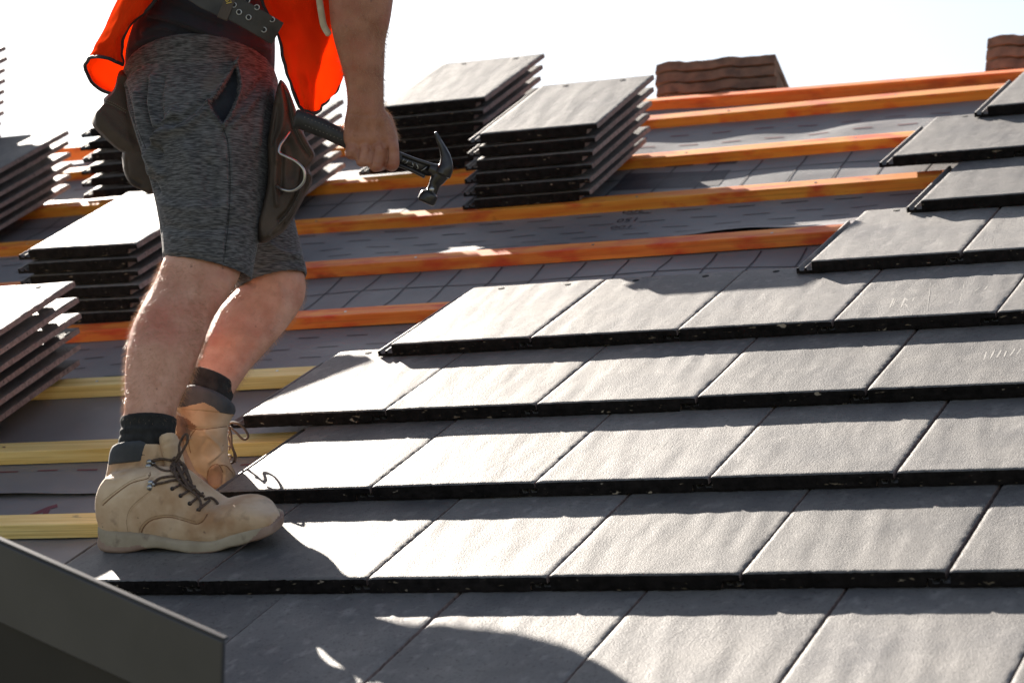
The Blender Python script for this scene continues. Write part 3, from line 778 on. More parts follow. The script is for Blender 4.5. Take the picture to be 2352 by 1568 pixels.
# near arm
loft(mb, [sec(640, -520, 800, -430, 4.42, .062), sec(690, -420, 852, -380, 4.38, .062), sec(735, -300, 880, -280, 4.34, .056), sec(758, -190, 898, -180, 4.32, .050, 0), sec(766, -110, 908, -100, 4.31, .047), sec(758, -50, 908, -45, 4.31, .046),
          sec(755, 0, 903.5, 0, 4.31, .045), sec(759, 50, 896, 50, 4.31, .042), sec(767, 94, 886, 94, 4.31, .038), sec(785, 157, 882.5, 157, 4.31, .032), sec(796, 208, 881.5, 205, 4.31, .026, e=2.3),
          sec(797, 247, 883, 247, 4.31, .024, e=2.4), sec(792, 275, 897, 272, 4.312, .024, e=2.6), sec(789, 300, 908, 300, 4.315, .024, e=2.8), sec(790, 326, 915, 322, 4.315, .024, e=2.8), sec(803, 345, 913, 342, 4.32, .020, e=2.6)], k=5)
# fingers closed round the handle: knuckle, middle joint, end joint, tip
HZ = 4.322                                   # distance of the handle
def finger(js, rs):
    for (a, b), (ra, rb) in zip(zip(js[:-1], js[1:]), zip(rs[:-1], rs[1:])): capsule(mb, P(*a), ra, P(*b), rb, 16)
finger([(810, 322, 4.316), (806, 353, 4.300), (811, 356, 4.338), (822, 330, 4.352), (826, 320, 4.345)], [.0110, .0105, .0092, .0080, .0065])
finger([(838, 334, 4.308), (832, 369, 4.296), (840, 370, 4.342), (850, 342, 4.356), (853, 330, 4.348)], [.0120, .0115, .0100, .0088, .0068])
finger([(869, 338, 4.303), (863, 379, 4.294), (873, 380, 4.344), (880, 350, 4.360), (882, 338, 4.350)], [.0128, .0125, .0105, .0090, .0070])
finger([(899, 334, 4.304), (901, 375, 4.298), (900, 381, 4.340), (904, 356, 4.358), (905, 346, 4.350)], [.0130, .0128, .0108, .0092, .0070])
# thumb leaves the far side of the palm and closes over the front of the handle
finger([(885, 275, 4.338), (900, 315, 4.354), (898, 345, 4.364), (885, 358, 4.366)], [.013, .0115, .0105, .009])
# far arm, bent in front of the trunk, above the frame
loft(mb, [sec(680, -470, 800, -440, 4.74, .06), sec(700, -350, 810, -340, 4.80, .05), sec(720, -230, 820, -230, 4.84, .045), sec(730, -150, 830, -160, 4.84, .045), sec(700, -160, 780, -100, 4.78, .036), sec(660, -150, 720, -100, 4.70, .028), sec(640, -140, 690, -90, 4.66, .022)])
for i in range(4): finger([(655+i*9, -112-i*9, 4.655), (640+i*9, -98-i*9, 4.635), (636+i*9, -86-i*9, 4.61)], [.010, .009, .007])
finger([(680, -130, 4.67), (668, -148, 4.64), (655, -150, 4.62)], [.012, .010, .008])
bme = fused(mb, .0028, 5)
# muscle, knuckles, tendons and creases
folds(bme, [([(300, 800), (310, 860), (330, 920)], 14, .0015), ([(440, 660), (470, 720), (440, 800)], 22, -.0022), ([(500, 640), (520, 660), (500, 700)], 12, .003),
            ([(400, 700), (380, 800), (370, 880)], 26, .0025), ([(430, 820), (405, 900), (395, 950)], 8, -.0012),
            ([(610, 650), (640, 665), (650, 700)], 16, .0035), ([(560, 690), (600, 720), (570, 790)], 20, -.0025), ([(548, 640), (585, 652)], 6, -.003),
            ([(812, 336), (812, 340)], 8, .003), ([(840, 340), (840, 344)], 9, .004), ([(872, 340), (872, 346)], 10, .0046), ([(902, 332), (903, 338)], 9, .0042),
            ([(842, 275), (835, 320)], 3, .0014), ([(860, 270), (861, 325)], 3, .0016), ([(878, 270), (893, 322)], 3.5, .0018), ([(818, 285), (808, 315)], 3, .0012),
            ([(845, 290), (848, 335)], 4, -.0016), ([(870, 290), (879, 338)], 4.5, -.002), ([(820, 300), (818, 330)], 4, -.0016),
            ([(825, 342), (819, 370)], 2.4, -.005), ([(857, 346), (848, 386)], 2.6, -.006), ([(889, 342), (884, 392)], 2.8, -.007), ([(800, 352), (812, 356)], 2, -.0012), ([(824, 366), (842, 370)], 2, -.0014), ([(854, 376), (874, 380)], 2, -.0014), ([(890, 372), (914, 374)], 2, -.0014),
            ([(800, 262), (840, 266), (880, 262)], 3, -.0010), ([(855, 60), (850, 160), (846, 230)], 9, -.0018), ([(800, 60), (812, 150)], 10, .0016)])
bme.materials.append(M['skin']); bme.materials.append(M['skin_tan'])
paint(bme, [(690, -420), (1000, -420), (1000, 440), (745, 440), (745, 0)], 1, False)
body = part('body', bme, [], worker)
BB = bvh(bme)
# short hair
mb = MB(); mb.rings([ring(H(-.012+dx, 0, z), hx*rx, hy*ry, 28, 2.1) for z, dx, rx, ry in [(-.03, -.03, .07, .073), (.0, -.02, .084, .080), (.04, -.008, .10, .082), (.08, -.004, .099, .078), (.11, -.006, .075, .06), (.128, -.008, .03, .025)]])
part('hair', fused(mb, .004, 3), M['headhair'], worker)
M['eye'] = mat('eye_white', (.7, .68, .65), rough=.2)
for s_ in (-1, 1):
    mb = MB(); ball(mb, H(.083, s_*.032, .008), .0115, 8); part('eye', mb.mesh(), M['eye'], worker)

# --- body hair on shins and forearm
def hairs(regions, n, seed):
    r = random.Random(seed); mbh = MB()
    co_ = coords(bme); nn = normals(bme)
    vx = co_-CAM; z = vx @ CF; X = 1176+FPX*(vx @ CR)/z; Y = 784.2-FPX*(vx @ CU)/z
    for (x0, y0, x1, y1, cnt, ln) in regions:
        idx = np.where((X > x0) & (X < x1) & (Y > y0) & (Y < y1) & ((nn @ CF) < .55))[0]
        for _ in range(cnt):
            i = int(idx[r.randrange(len(idx))]); p = co_[i]; q = nn[i]
            rim = 1-abs(q @ CF)
            d = q*.75+V3(r.uniform(-.5, .5), r.uniform(-.5, .5), r.uniform(-.9, .1)); d /= np.linalg.norm(d)
            L_ = ln*r.uniform(.5, 1.25); d2 = d+V3(r.uniform(-.4, .4), r.uniform(-.4, .4), -.6); d2 /= np.linalg.norm(d2)
            a = np.cross(d, V3(.3, .5, .7)); a /= np.linalg.norm(a); b = np.cross(d, a); w_ = .00012
            m1 = p+d*L_*.5; m2 = m1+d2*L_*.5
            vs = [p+a*w_, p-a*w_*.5+b*w_, p-a*w_*.5-b*w_, m1+a*w_*.8, m1-a*w_*.4+b*w_*.8, m1-a*w_*.4-b*w_*.8, m2]
            mbh.add(vs, [(0, 1, 4, 3), (1, 2, 5, 4), (2, 0, 3, 5), (3, 4, 6), (4, 5, 6), (5, 3, 6)])
    return mbh.mesh()
part('leg_hair', hairs([(270, 600, 470, 965, 5200, .013), (300, 610, 560, 960, 1500, .009), (430, 640, 720, 900, 3600, .012)], 0, 5), M['hair'], worker, False)
part('arm_hair', hairs([(860, 60, 925, 320, 1000, .009), (780, 0, 890, 300, 1100, .008)], 0, 8), M['hair'], worker, False)

# --- socks
def sock(secs, name='sock'):
    mb = MB(); loft(mb, secs, 6); me = fused(mb, .0025, 1)
    part(name, me, M['sock'], worker)
sock([sec(277.5, 962, 405, 960, 4.278, .044, 16), sec(276.5, 972, 406, 970, 4.277, .045, 16), sec(279, 985, 403, 984, 4.277, .043, 12), sec(274, 992, 403, 991, 4.276, .046, 10), sec(276, 1002, 401, 1003, 4.276, .044, 8), sec(272, 1010, 398, 1012, 4.275, .045, 6), sec(272, 1045, 392, 1045, 4.275, .043)])
sock([sec(440, 848, 536, 880, 4.53, .044, 18), sec(437, 857, 538, 888, 4.525, .045, 16), sec(434, 868, 536, 900, 4.52, .043, 12), sec(430, 880, 535, 912, 4.515, .044, 8), sec(430, 900, 528, 925, 4.512, .040, 6), sec(434, 925, 518, 940, 4.51, .036)])

# --- boots
TV = (RV*math.cos(TILT)-RN*math.sin(TILT))    # up the tile surface
TN = (RN*math.cos(TILT)+RV*math.sin(TILT))
def footsec(x, yt, yb, hw, n=28, e=2.6, lift=0.):
    x -= min(1, max(0, (x-470)/130))*hw*900
    Zb = roofpt(x, 1271, -.009)[2]
    Bp = P(x, yb, Zb)                        # lower edge on the near side
    cb = Bp+TV*hw; zc = (cb-CAM) @ CF
    ct = P(x, yt, zc)
    c = (cb+ct)/2; up = (ct-cb)/2
    return ring(c, TV*hw, up, n, e)
B1 = [(229, 1150, 1238, .022), (236, 1118, 1242, .032), (252, 1090, 1246, .038), (290, 1076, 1248, .0395), (335, 1076, 1250, .039), (375, 1076, 1254, .0395), (402, 1076, 1259, .041), (425, 1092, 1262, .043), (452, 1118, 1264, .046),
      (482, 1142, 1263, .049), (512, 1155, 1259, .0505), (552, 1150, 1252, .052), (592, 1146, 1246, .051), (614, 1148, 1240, .049), (629, 1155, 1233, .043), (637, 1168, 1224, .032), (640, 1181, 1213, .018)]
mb = MB(); loft(mb, [footsec(*b, e=3.2) for b in B1], 5)
loft(mb, [sec(232, 1195, 420, 1200, 4.285, .035, 0, 2.4), sec(233, 1150, 425, 1150, 4.285, .036, 4), sec(237, 1118, 422, 1120, 4.282, .037, 6, 2.2), sec(245, 1085, 410, 1085, 4.28, .040, 8, 2.2), sec(250, 1060, 404, 1055, 4.278, .046, 10, 2.3), sec(257, 1040, 396, 1030, 4.277, .049, 12, 2.3), sec(262, 1033, 388, 1024, 4.277, .047, 12, 2.3)], 5)
me = fused(mb, .0026, 4)
folds(me, [([(236, 1160), (258, 1140), (300, 1110), (340, 1098), (345, 1085)], 3, -.0022), ([(323, 1232), (329, 1212), (345, 1196), (368, 1189), (395, 1188), (425, 1196), (450, 1203), (466, 1196), (476, 1180)], 3, -.0026),
           ([(300, 1226), (296, 1195), (305, 1168), (330, 1146), (350, 1130)], 2.5, -.0014), ([(335, 1070), (350, 1100), (330, 1120)], 9, .002), ([(244, 1090), (262, 1092), (285, 1088)], 3, -.0016), ([(240, 1100), (262, 1103), (280, 1098)], 2.5, .0014),
           ([(248, 1110), (275, 1112)], 4, -.001), ([(500, 1160), (520, 1185), (505, 1215)], 7, -.0016), ([(480, 1165), (500, 1195)], 5, .001), ([(350, 1120), (390, 1125), (430, 1150)], 10, .0012), ([(560, 1170), (600, 1175)], 14, .001),
           ([(252, 1175), (250, 1205), (268, 1220), (272, 1180), (266, 1170)], 3, -.0012), ([(290, 1140), (312, 1132), (300, 1160)], 3, -.0010)])
me.materials.append(M['nubuck']); me.materials.append(M['outsole'])
paint(me, [(567, 1258), (586, 1240), (608, 1220), (628, 1200), (638, 1186), (670, 1182), (670, 1270)], 1)
boot = part('boot', me, [], worker); boot['label'] = 'front tan boot planted flat on the grey tiles'
K1 = bvh(me)
# sole: midsole and outsole
S1 = [(224.5, 1206, 1258, .026), (228, 1212, 1266, .033), (240, 1224, 1271, .038), (262, 1228, 1273.5, .041), (297, 1230, 1272, .0415), (331, 1235, 1264, .041), (362, 1241, 1261, .041), (404, 1250, 1267, .043), (442, 1252, 1274, .046),
      (480, 1251, 1273, .050), (504, 1249, 1270.5, .0515), (530, 1244, 1266, .052), (558, 1236, 1260, .051), (596, 1228, 1256, .0525), (616, 1222, 1249, .050), (631, 1218, 1243, .042), (638, 1216, 1235, .030), (640, 1214, 1227, .016)]
def solesec(x, yt, yb, hw, n=28, e=6):
    x -= min(1, max(0, (x-470)/130))*hw*900
    Zb = roofpt(x, 1271, -.009)[2]
    Bp = P(x, yb, Zb)-TV*.003; Tp = P(x, yt-10, Zb)-TV*.003; up = (Tp-Bp)/2
    return ring(Bp+TV*(hw+.003)+up, TV*(hw+.003), up, n, e)
mb = MB(); loft(mb, [solesec(a, b, c, d) for a, b, c, d in S1], 4)
ms = fused(mb, .0026, 2)
ms.materials.append(M['midsole']); ms.materials.append(M['outsole'])
paint(ms, [(222, 1205), (229, 1240), (245, 1254), (285, 1257), (320, 1251), (345, 1262), (320, 1290), (215, 1290), (215, 1200)], 1)
paint(ms, [(562, 1262), (572, 1243), (600, 1215), (628, 1178), (660, 1170), (660, 1270), (562, 1275)], 1)
paint(ms, [(345, 1262), (420, 1270), (500, 1264), (562, 1250), (562, 1290), (345, 1290)], 1)
part('sole', ms, [], boot)
# rubber toe guard and heel strip lying on the upper
def patch(bt, poly_rows, thick, name, material, parent, off=.0008, n=14, Z=4.4):
    mb = MB(); rows = [[np.array(q) for q in spline(r, 5)] for r in poly_rows]
    A = []
    for r in rows: A.append([cast(bt, q[0], q[1], off, Z) for q in r])
    nn = len(A[0]); vs = [p for r in A for p in r]; k = len(vs)
    vs2 = [p+CF*thick for p in vs]
    f = [(i*nn+j, i*nn+j+1, (i+1)*nn+j+1, (i+1)*nn+j) for i in range(len(A)-1) for j in range(nn-1)]
    f2 = [tuple(k+i for i in reversed(q)) for q in f]
    edge = []
    for j in range(nn-1): edge += [(j+1, j, k+j, k+j+1), ((len(A)-1)*nn+j, (len(A)-1)*nn+j+1, k+(len(A)-1)*nn+j+1, k+(len(A)-1)*nn+j)]
    for i in range(len(A)-1): edge += [(i*nn, (i+1)*nn, k+(i+1)*nn, k+i*nn), ((i+1)*nn+nn-1, i*nn+nn-1, k+i*nn+nn-1, k+(i+1)*nn+nn-1)]
    mb.add(vs+vs2, f+f2+edge)
    return part(name, mb.mesh(), material, parent)
# padded collar and tongue
mb = MB(); loft(mb, [sec(249, 1072, 371, 1066, 4.279, .0465, 10, 2.3), sec(250.5, 1058, 374, 1050, 4.278, .050, 12, 2.3), sec(254, 1040, 374, 1030, 4.277, .0525, 13, 2.3), sec(260, 1030, 368, 1021, 4.277, .049, 14, 2.3), sec(268, 1031, 362, 1024, 4.277, .042, 14, 2.3)], 5)
me = fused(mb, .0024, 3)
me.materials.append(M['collar']); me.materials.append(M['nubuck'])
paint(me, [(330, 1090), (313, 1069), (322, 1058), (336, 1040), (352, 1037), (385, 1037), (385, 1090)], 1); paint(me, [(240, 1069), (320, 1067.5), (320, 1090), (240, 1090)], 1)
part('collar', me, [], boot)
mb = MB(); loft(mb, [sec(366, 1013, 409, 1003, 4.262, .036, 20, 2.6), sec(368, 1028, 414, 1020, 4.262, .037, 16, 2.6), sec(372, 1050, 421, 1050, 4.265, .036, 10), sec(380, 1085, 432, 1090, 4.27, .034), sec(400, 1120, 458, 1130, 4.265, .030), sec(430, 1150, 500, 1160, 4.25, .022)], 5)
me = fused(mb, .0026, 3); folds(me, [([(372, 1022), (408, 1012)], 2.5, -.0012), ([(374, 1030), (410, 1021)], 2.5, .0008)])
tongue = part('tongue', me, M['nubuck'], boot)
# seams, eyelets, hooks, laces
def ontube(bt, pts, r, off, k=6, Z=4.4, flat=1.):
    return [cast(bt, q[0], q[1], off, Z) for q in spline(pts, k)]
mb = MB()
for pl in [[(236, 1160), (258, 1140), (300, 1110), (340, 1098), (345, 1085)], [(323, 1232), (329, 1212), (345, 1196), (368, 1189), (395, 1188), (425, 1196), (450, 1203), (466, 1196), (476, 1180)]]:
    mb = MB(); mb.tube(ontube(K1, pl, 0, -.0004), .0009, 6); part('seam', mb.mesh(), M['seam'], boot)
mb = MB()
def stitch(bt, pl, mb, off=.0002, r=.00035, step=3.0, on=1.8, Z=4.4):
    q = spline(pl, 12); cum = [0]
    for a, b in zip(q[:-1], q[1:]): cum.append(cum[-1]+np.linalg.norm(np.array(b)-np.array(a)))
    s = 0
    while s+on < cum[-1]:
        e = []
        for t in (s, s+on):
            i = max(j for j in range(len(cum)) if cum[j] <= t); i = min(i, len(q)-2); f = (t-cum[i])/(cum[i+1]-cum[i]+1e-9)
            p = np.array(q[i])*(1-f)+np.array(q[i+1])*f; e.append(cast(bt, p[0], p[1], off, Z))
        mb.tube(e, r, 5); s += step
for pl in [[(318, 1230), (324, 1208), (342, 1191), (368, 1183), (397, 1183), (427, 1191), (450, 1198)], [(295, 1228), (291, 1195), (300, 1166), (326, 1142), (346, 1126)], [(236, 1150), (262, 1130), (300, 1104), (336, 1091)]]:
    mb = MB(); stitch(K1, pl, mb); part('stitching', mb.mesh(), M['seam'], boot)
EY = [(396, 1122), (415, 1138), (436, 1156), (456, 1171)]
for x, y in EY:
    mb = MB(); c = cast(K1, x, y, .0004); mb.tube([c+CF*.002, c-CF*.0012], .0036, 14); part('eyelet', mb.mesh(), M['rubber'], boot)
hooks = [(343, 1061), (346, 1109)]
for x, y in hooks:
    mb = MB()
    for dx, dy in ((0, 0), (-2, 10), (9, 3)):
        c = cast(K1, x+dx, y+dy, .0006); mb.tube([c+CF*.002, c-CF*.0014], .0050 if dx < 1 else .0038, 14)
    c = cast(K1, x+8, y+3, .002); mb.tube([c, c-CF*.004, c-CF*.006+CR*.002], [.0022, .0022, .0014], 8)
    part('lace_hook', mb.mesh(), M['steel'], boot)
mb = MB()
def cord(pts, r=.0022, mb=None): mb.tube([P(*q) for q in spline(pts, 6)], r, 8)
KT = bvh(tongue.data)
def surf(x, y, off):                         # nearest of boot and tongue along this bearing
    best = None
    for bt in (K1, KT):
        d = CF + CR*((x-1176)/FPX) - CU*((y-784.2)/FPX); d = d/np.linalg.norm(d)
        h = bt.ray_cast(Vector(CAM), Vector(d))
        if h[0] is not None and (best is None or h[3] < best[1]): best = (np.array(h[0])-d*off, h[3])
    return best[0] if best else None
def lay(pts, r=.0022, off=.003, Z=4.23):
    q = spline(pts, 6); out = []; last = Z
    for p_ in q:
        s_ = surf(p_[0], p_[1], off+(p_[2] if len(p_) > 2 else 0))
        if s_ is None: s_ = P(p_[0], p_[1], last)
        else: last = (s_-CAM) @ CF
        out.append(s_)
    for _ in range(3): out = [out[0]]+[(out[i-1]+out[i]*2+out[i+1])/4 for i in range(1, len(out)-1)]+[out[-1]]
    mb.tube(out, r, 8)
for pts in [[(396, 1122), (408, 1116), (424, 1106), (434, 1100)], [(415, 1138), (428, 1130), (442, 1120), (448, 1116)], [(436, 1156), (448, 1147), (460, 1136), (466, 1132)], [(456, 1171), (466, 1162), (478, 1152), (482, 1148)],
            [(350, 1058), (368, 1054), (388, 1056), (404, 1060)], [(350, 1062), (362, 1074), (384, 1082), (406, 1078), (420, 1086)], [(353, 1108), (366, 1098), (388, 1094), (410, 1094), (424, 1100)], [(353, 1112), (376, 1108), (398, 1102), (416, 1104)],
            [(402, 1054, .004), (400, 1074, .006), (404, 1092, .006), (418, 1112, .006), (440, 1128, .006), (456, 1142, .005), (462, 1158, .004), (458, 1168, 0)],
            [(404, 1052, .006), (412, 1074, .008), (422, 1098, .007), (436, 1114, .007), (452, 1126, .006), (464, 1138, .004)],
            [(406, 1056, .008), (418, 1068, .008), (428, 1086, .008), (436, 1104, .008), (444, 1120, .007), (436, 1122, .006), (424, 1106, .008), (412, 1082, .01), (404, 1064, .01)],
            [(398, 1060, .006), (396, 1068, .008), (408, 1072, .008), (414, 1060, .008), (404, 1050, .006), (396, 1056, .006)],
            [(400, 1062, .004), (392, 1072, .004), (398, 1084, .006), (412, 1090, .006), (424, 1080, .006), (420, 1066, .006)],
            [(424, 1100, .003), (430, 1116, .003), (446, 1118, .003), (452, 1130, .003), (470, 1140, .003)],
            [(470, 1146, .002), (484, 1142, .003), (496, 1150, .003), (500, 1157, .001)]]: lay(pts)
cord([(404, 1054, 4.205), (411, 1040, 4.2), (412, 1022, 4.2), (418, 1006, 4.2), (426, 997, 4.2), (431, 1002, 4.2), (429, 1018, 4.2), (420, 1034, 4.2), (411, 1050, 4.2), (404, 1060, 4.205)], .0022, mb)
cord([(410, 1058, 4.2), (424, 1068, 4.198), (432, 1088, 4.195), (440, 1108, 4.19), (448, 1122, 4.19)], .0022, mb)
part('lace', mb.mesh(), M['lace'], boot)

# rear boot, toe pressed down and heel raised
mb = MB(); loft(mb, [sec(427, 915, 534, 938, 4.51, .047, 10, 2.3), sec(400, 940, 536, 950, 4.508, .048, 8, 2.3), sec(402, 962, 527, 972, 4.51, .047, 6), sec(406, 990, 522, 995, 4.52, .046, 4, 2.3), sec(413, 1020, 524, 1022, 4.54, .045, 2, 2.4), sec(420, 1045, 523, 1046, 4.555, .045, 0, 2.5), sec(430, 1072, 532, 1070, 4.565, .045, 0, 2.5), sec(444, 1096, 541, 1088, 4.575, .043, 0, 2.4), sec(462, 1118, 536, 1108, 4.565, .036, 0, 2.3), sec(478, 1130, 522, 1122, 4.56, .024, 0, 2.2)], 5)
loft(mb, [sec(366, 898, 425, 900, 4.465, .026), sec(350, 920, 400, 935, 4.45, .028), sec(340, 960, 420, 960, 4.455, .034), sec(352, 985, 430, 990, 4.465, .034), sec(375, 1000, 440, 1010, 4.48, .03)], 4)  # hidden heel bulge added to close a sunlit gap in the leg shadow
me = fused(mb, .0028, 4)
folds(me, [([(420, 975), (455, 985), (490, 982), (522, 978)], 3, -.0024), ([(450, 985), (432, 1010), (436, 1040)], 3, -.002), ([(470, 990), (500, 1020), (505, 1040), (480, 1060)], 4, .003), ([(475, 1010), (460, 1035), (470, 1050)], 5, -.002),
           ([(484, 1066), (510, 1045), (522, 1035)], 4, -.003), ([(490, 1075), (505, 1066), (525, 1072), (538, 1088)], 3, .0025), ([(462, 1000), (480, 1000), (492, 1012)], 3, .002), ([(475, 1110), (478, 1080), (490, 1068), (505, 1068), (513, 1085), (511, 1110)], 2.5, -.002)])
me.materials.append(M['nubuck_pale']); me.materials.append(M['nubuck_dirty'])
paint(me, [(472, 1112), (476, 1085), (486, 1070), (500, 1067), (509, 1076), (512, 1092), (508, 1112), (480, 1140), (440, 1120), (424, 1070), (432, 1068), (450, 1100)], 1)
paint(me, [(405, 952), (432, 962), (452, 980), (440, 990), (430, 1012), (405, 1010)], 1)
boot2 = part('boot', me, [], worker); boot2['label'] = 'rear tan boot pressed on its toe with the heel raised'
K2 = bvh(me)
mb = MB(); loft(mb, [sec(399, 960, 416, 960, 4.50, .044, 0, 3), sec(404, 985, 420, 985, 4.515, .044, 0, 3), sec(411, 1015, 430, 1008, 4.535, .044, 0, 3), sec(417, 1045, 442, 1032, 4.555, .045, 0, 3), sec(428, 1072, 462, 1056, 4.567, .046, 0, 3), sec(440, 1098, 476, 1080, 4.575, .045, 0, 3), sec(456, 1124, 484, 1104, 4.563, .042, 0, 3), sec(476, 1138, 500, 1124, 4.556, .034, 0, 3), sec(500, 1136, 520, 1120, 4.556, .024, 0, 3)], 5)
me = fused(mb, .0028, 2); me.materials.append(M['outsole']); me.materials.append(M['midsole'])
paint(me, [(428, 1034), (442, 1028), (480, 1072), (478, 1086), (452, 1078)], 1)
part('sole', me, [], boot2)
mb = MB(); loft(mb, [sec(402, 945, 536, 955, 4.507, .049, 8, 2.3), sec(405, 934, 539, 947, 4.507, .052, 10, 2.3), sec(409, 917, 541, 938, 4.508, .055, 12, 2.3), sec(416, 900, 535, 926, 4.509, .056, 14, 2.3), sec(430, 890, 518, 914, 4.51, .048, 14, 2.3)], 5)
me = fused(mb, .0017, 5); me.materials.append(M['collar']); me.materials.append(M['nubuck_pale'])
paint(me, [(400, 938), (424, 934), (468, 924), (492, 936), (508, 950), (545, 952), (545, 970), (400, 970)], 1)
part('collar', me, [], boot2)
mb = MB()
for pl in [[(420, 977), (455, 986), (490, 983), (521, 979)], [(450, 985), (434, 1010), (438, 1040)], [(475, 1108), (478, 1082), (489, 1068), (503, 1068), (512, 1084)], [(507, 1068), (520, 1070), (534, 1086)]]:
    mb = MB(); mb.tube(ontube(K2, pl, 0, -.0003, Z=4.62), .0009, 6); part('seam', mb.mesh(), M['seam'], boot2)
mb = MB()
for pts in [[(524, 976, 4.59), (533, 970, 4.585), (548, 973, 4.57), (562, 985, 4.565), (570, 1000, 4.565), (566, 1008, 4.568), (556, 1007, 4.572), (543, 994, 4.58), (528, 980, 4.60)],
            [(525, 978, 4.60), (531, 1000, 4.585), (532, 1020, 4.58), (538, 1040, 4.578), (538, 1058, 4.578), (530, 1064, 4.582), (520, 1066, 4.586)],
            [(524, 1002, 4.60), (533, 1028, 4.58), (541, 1045, 4.575), (539, 1062, 4.575)]]:
    cord(pts, .0022, mb)
for x, y in ((521, 990), (523, 1006), (522, 1024), (525, 1045)): mb.tube(spline([P(x, y, 4.60), P(x+6, y+2, 4.592), P(x+4, y+8, 4.602)], 4), .0018, 8)
part('lace', mb.mesh(), M['lace'], boot2)

# --- shorts
mb = MB()
hem1 = [sec(376, 599, 578, 641, 4.445, .083, 10), sec(374, 585, 580, 625, 4.445, .084, 10)]
inner = [sec(388, 560, 570, 590, 4.45, .074, 10), sec(384, 594, 571, 633, 4.446, .076, 10)]
loft(mb, inner+hem1+[sec(371, 550, 590, 570, 4.45, .088, 10), sec(360, 480, 606, 500, 4.46, .095, 10), sec(343, 410, 616, 425, 4.47, .103, 10), sec(318, 330, 628, 345, 4.48, .108, 12), sec(296, 260, 634, 270, 4.50, .112, 14), sec(284, 205, 636, 205, 4.53, .115, 20)], 4)
hem2 = [sec(545, 672, 704, 631, 4.72, .076, 12), sec(540, 655, 704, 615, 4.72, .077, 12)]
inner2 = [sec(560, 640, 696, 600, 4.72, .062, 12), sec(553, 664, 698, 625, 4.72, .068, 12)]
loft(mb, inner2+hem2+[sec(530, 600, 692, 570, 4.725, .083, 12), sec(505, 510, 676, 500, 4.72, .09, 12), sec(470, 400, 655, 400, 4.72, .095, 12), sec(420, 290, 640, 290, 4.67, .11, 12), sec(380, 220, 630, 215, 4.64, .11, 14)], 4)
loft(mb, [sec(350, 400, 630, 395, 4.60, .12, 12), sec(300, 270, 636, 270, 4.585, .165, 16), sec(282, 205, 639, 195, 4.575, .168, 22), sec(284, 190, 638, 180, 4.575, .166, 24)], 5)
me = fused(mb, .0032, 4)
folds(me, [([(284, 200), (300, 260), (325, 330), (345, 400), (362, 440)], 5, -0.0102), ([(316, 215), (326, 290), (352, 360), (372, 400)], 8, 0.0102), ([(338, 190), (336, 240), (356, 320), (368, 352)], 6, -0.0102), ([(352, 180), (348, 240), (360, 290)], 7, 0.0102),
           ([(375, 178), (366, 230), (372, 270)], 6, -0.0068), ([(400, 260), (372, 300), (352, 345), (350, 400)], 10, 0.0136), ([(352, 330), (362, 300), (400, 276)], 6, -0.0102),
           ([(470, 255), (430, 290), (380, 305), (358, 330)], 9, 0.0119), ([(480, 225), (450, 250), (400, 290)], 6, -0.0068),
           ([(537, 150), (520, 180), (490, 225), (474, 240)], 5, 0.0119), ([(474, 238), (490, 265), (512, 290)], 5, 0.0102), ([(512, 290), (535, 250), (550, 200), (540, 150)], 5, 0.0102),
           ([(510, 292), (524, 330), (528, 420), (524, 520), (515, 600)], 3, -0.0051), ([(590, 225), (560, 260), (530, 290)], 7, 0.0068), ([(600, 180), (575, 215), (550, 235)], 7, -0.0068), ([(620, 190), (600, 240), (590, 330)], 8, 0.0068),
           ([(380, 470), (440, 480), (520, 470)], 14, 0.0051), ([(375, 520), (450, 530), (560, 515)], 12, -0.0051), ([(376, 588), (450, 588), (540, 612), (574, 630)], 3, -0.0031), ([(430, 350), (450, 440), (440, 540)], 18, 0.0068), ([(480, 380), (490, 460)], 14, -0.0068),
           ([(620, 560), (650, 580), (690, 590)], 8, 0.0068), ([(590, 620), (640, 600), (695, 605)], 6, -0.0051), ([(330, 210), (345, 300), (352, 380)], 4, -0.0051)])
vc = coords(me); vx = vc-CAM; z = vx @ CF; X = 1176+FPX*(vx @ CR)/z; Y = 784.2-FPX*(vx @ CU)/z
inside = inpoly(X, Y, [(536, 158), (520, 186), (497, 222), (476, 240), (490, 266), (511, 288), (528, 262), (546, 220), (548, 190), (543, 160)]) & ((normals(me) @ CF) < 0)
dd = segdist(X, Y, [(536, 150), (520, 180), (476, 240), (511, 291), (530, 262), (551, 220), (550, 185), (540, 150)])
vc[inside] += CF*(np.minimum(dd[inside]/9, 1)*.016)[:, None]; setco(me, vc)
me.materials.append(M['shorts']); me.materials.append(M['pocket'])
paint(me, [(537, 160), (530, 178), (505, 218), (484, 240), (494, 262), (511, 284), (526, 262), (543, 220), (546, 190), (542, 162)], 1)
shorts = part('shorts', me, [], worker)
K3 = bvh(me)
mb = MB()
for pl in [[(512, 294), (524, 330), (529, 420), (524, 520), (514, 602)], [(283, 205), (300, 260), (322, 310), (336, 345)], [(534, 136), (537, 152)]]:
    mb = MB(); mb.tube(ontube(K3, pl, 0, -.0002, 6, 4.45), .0006, 5); part('seam', mb.mesh(), M['piping'], shorts)

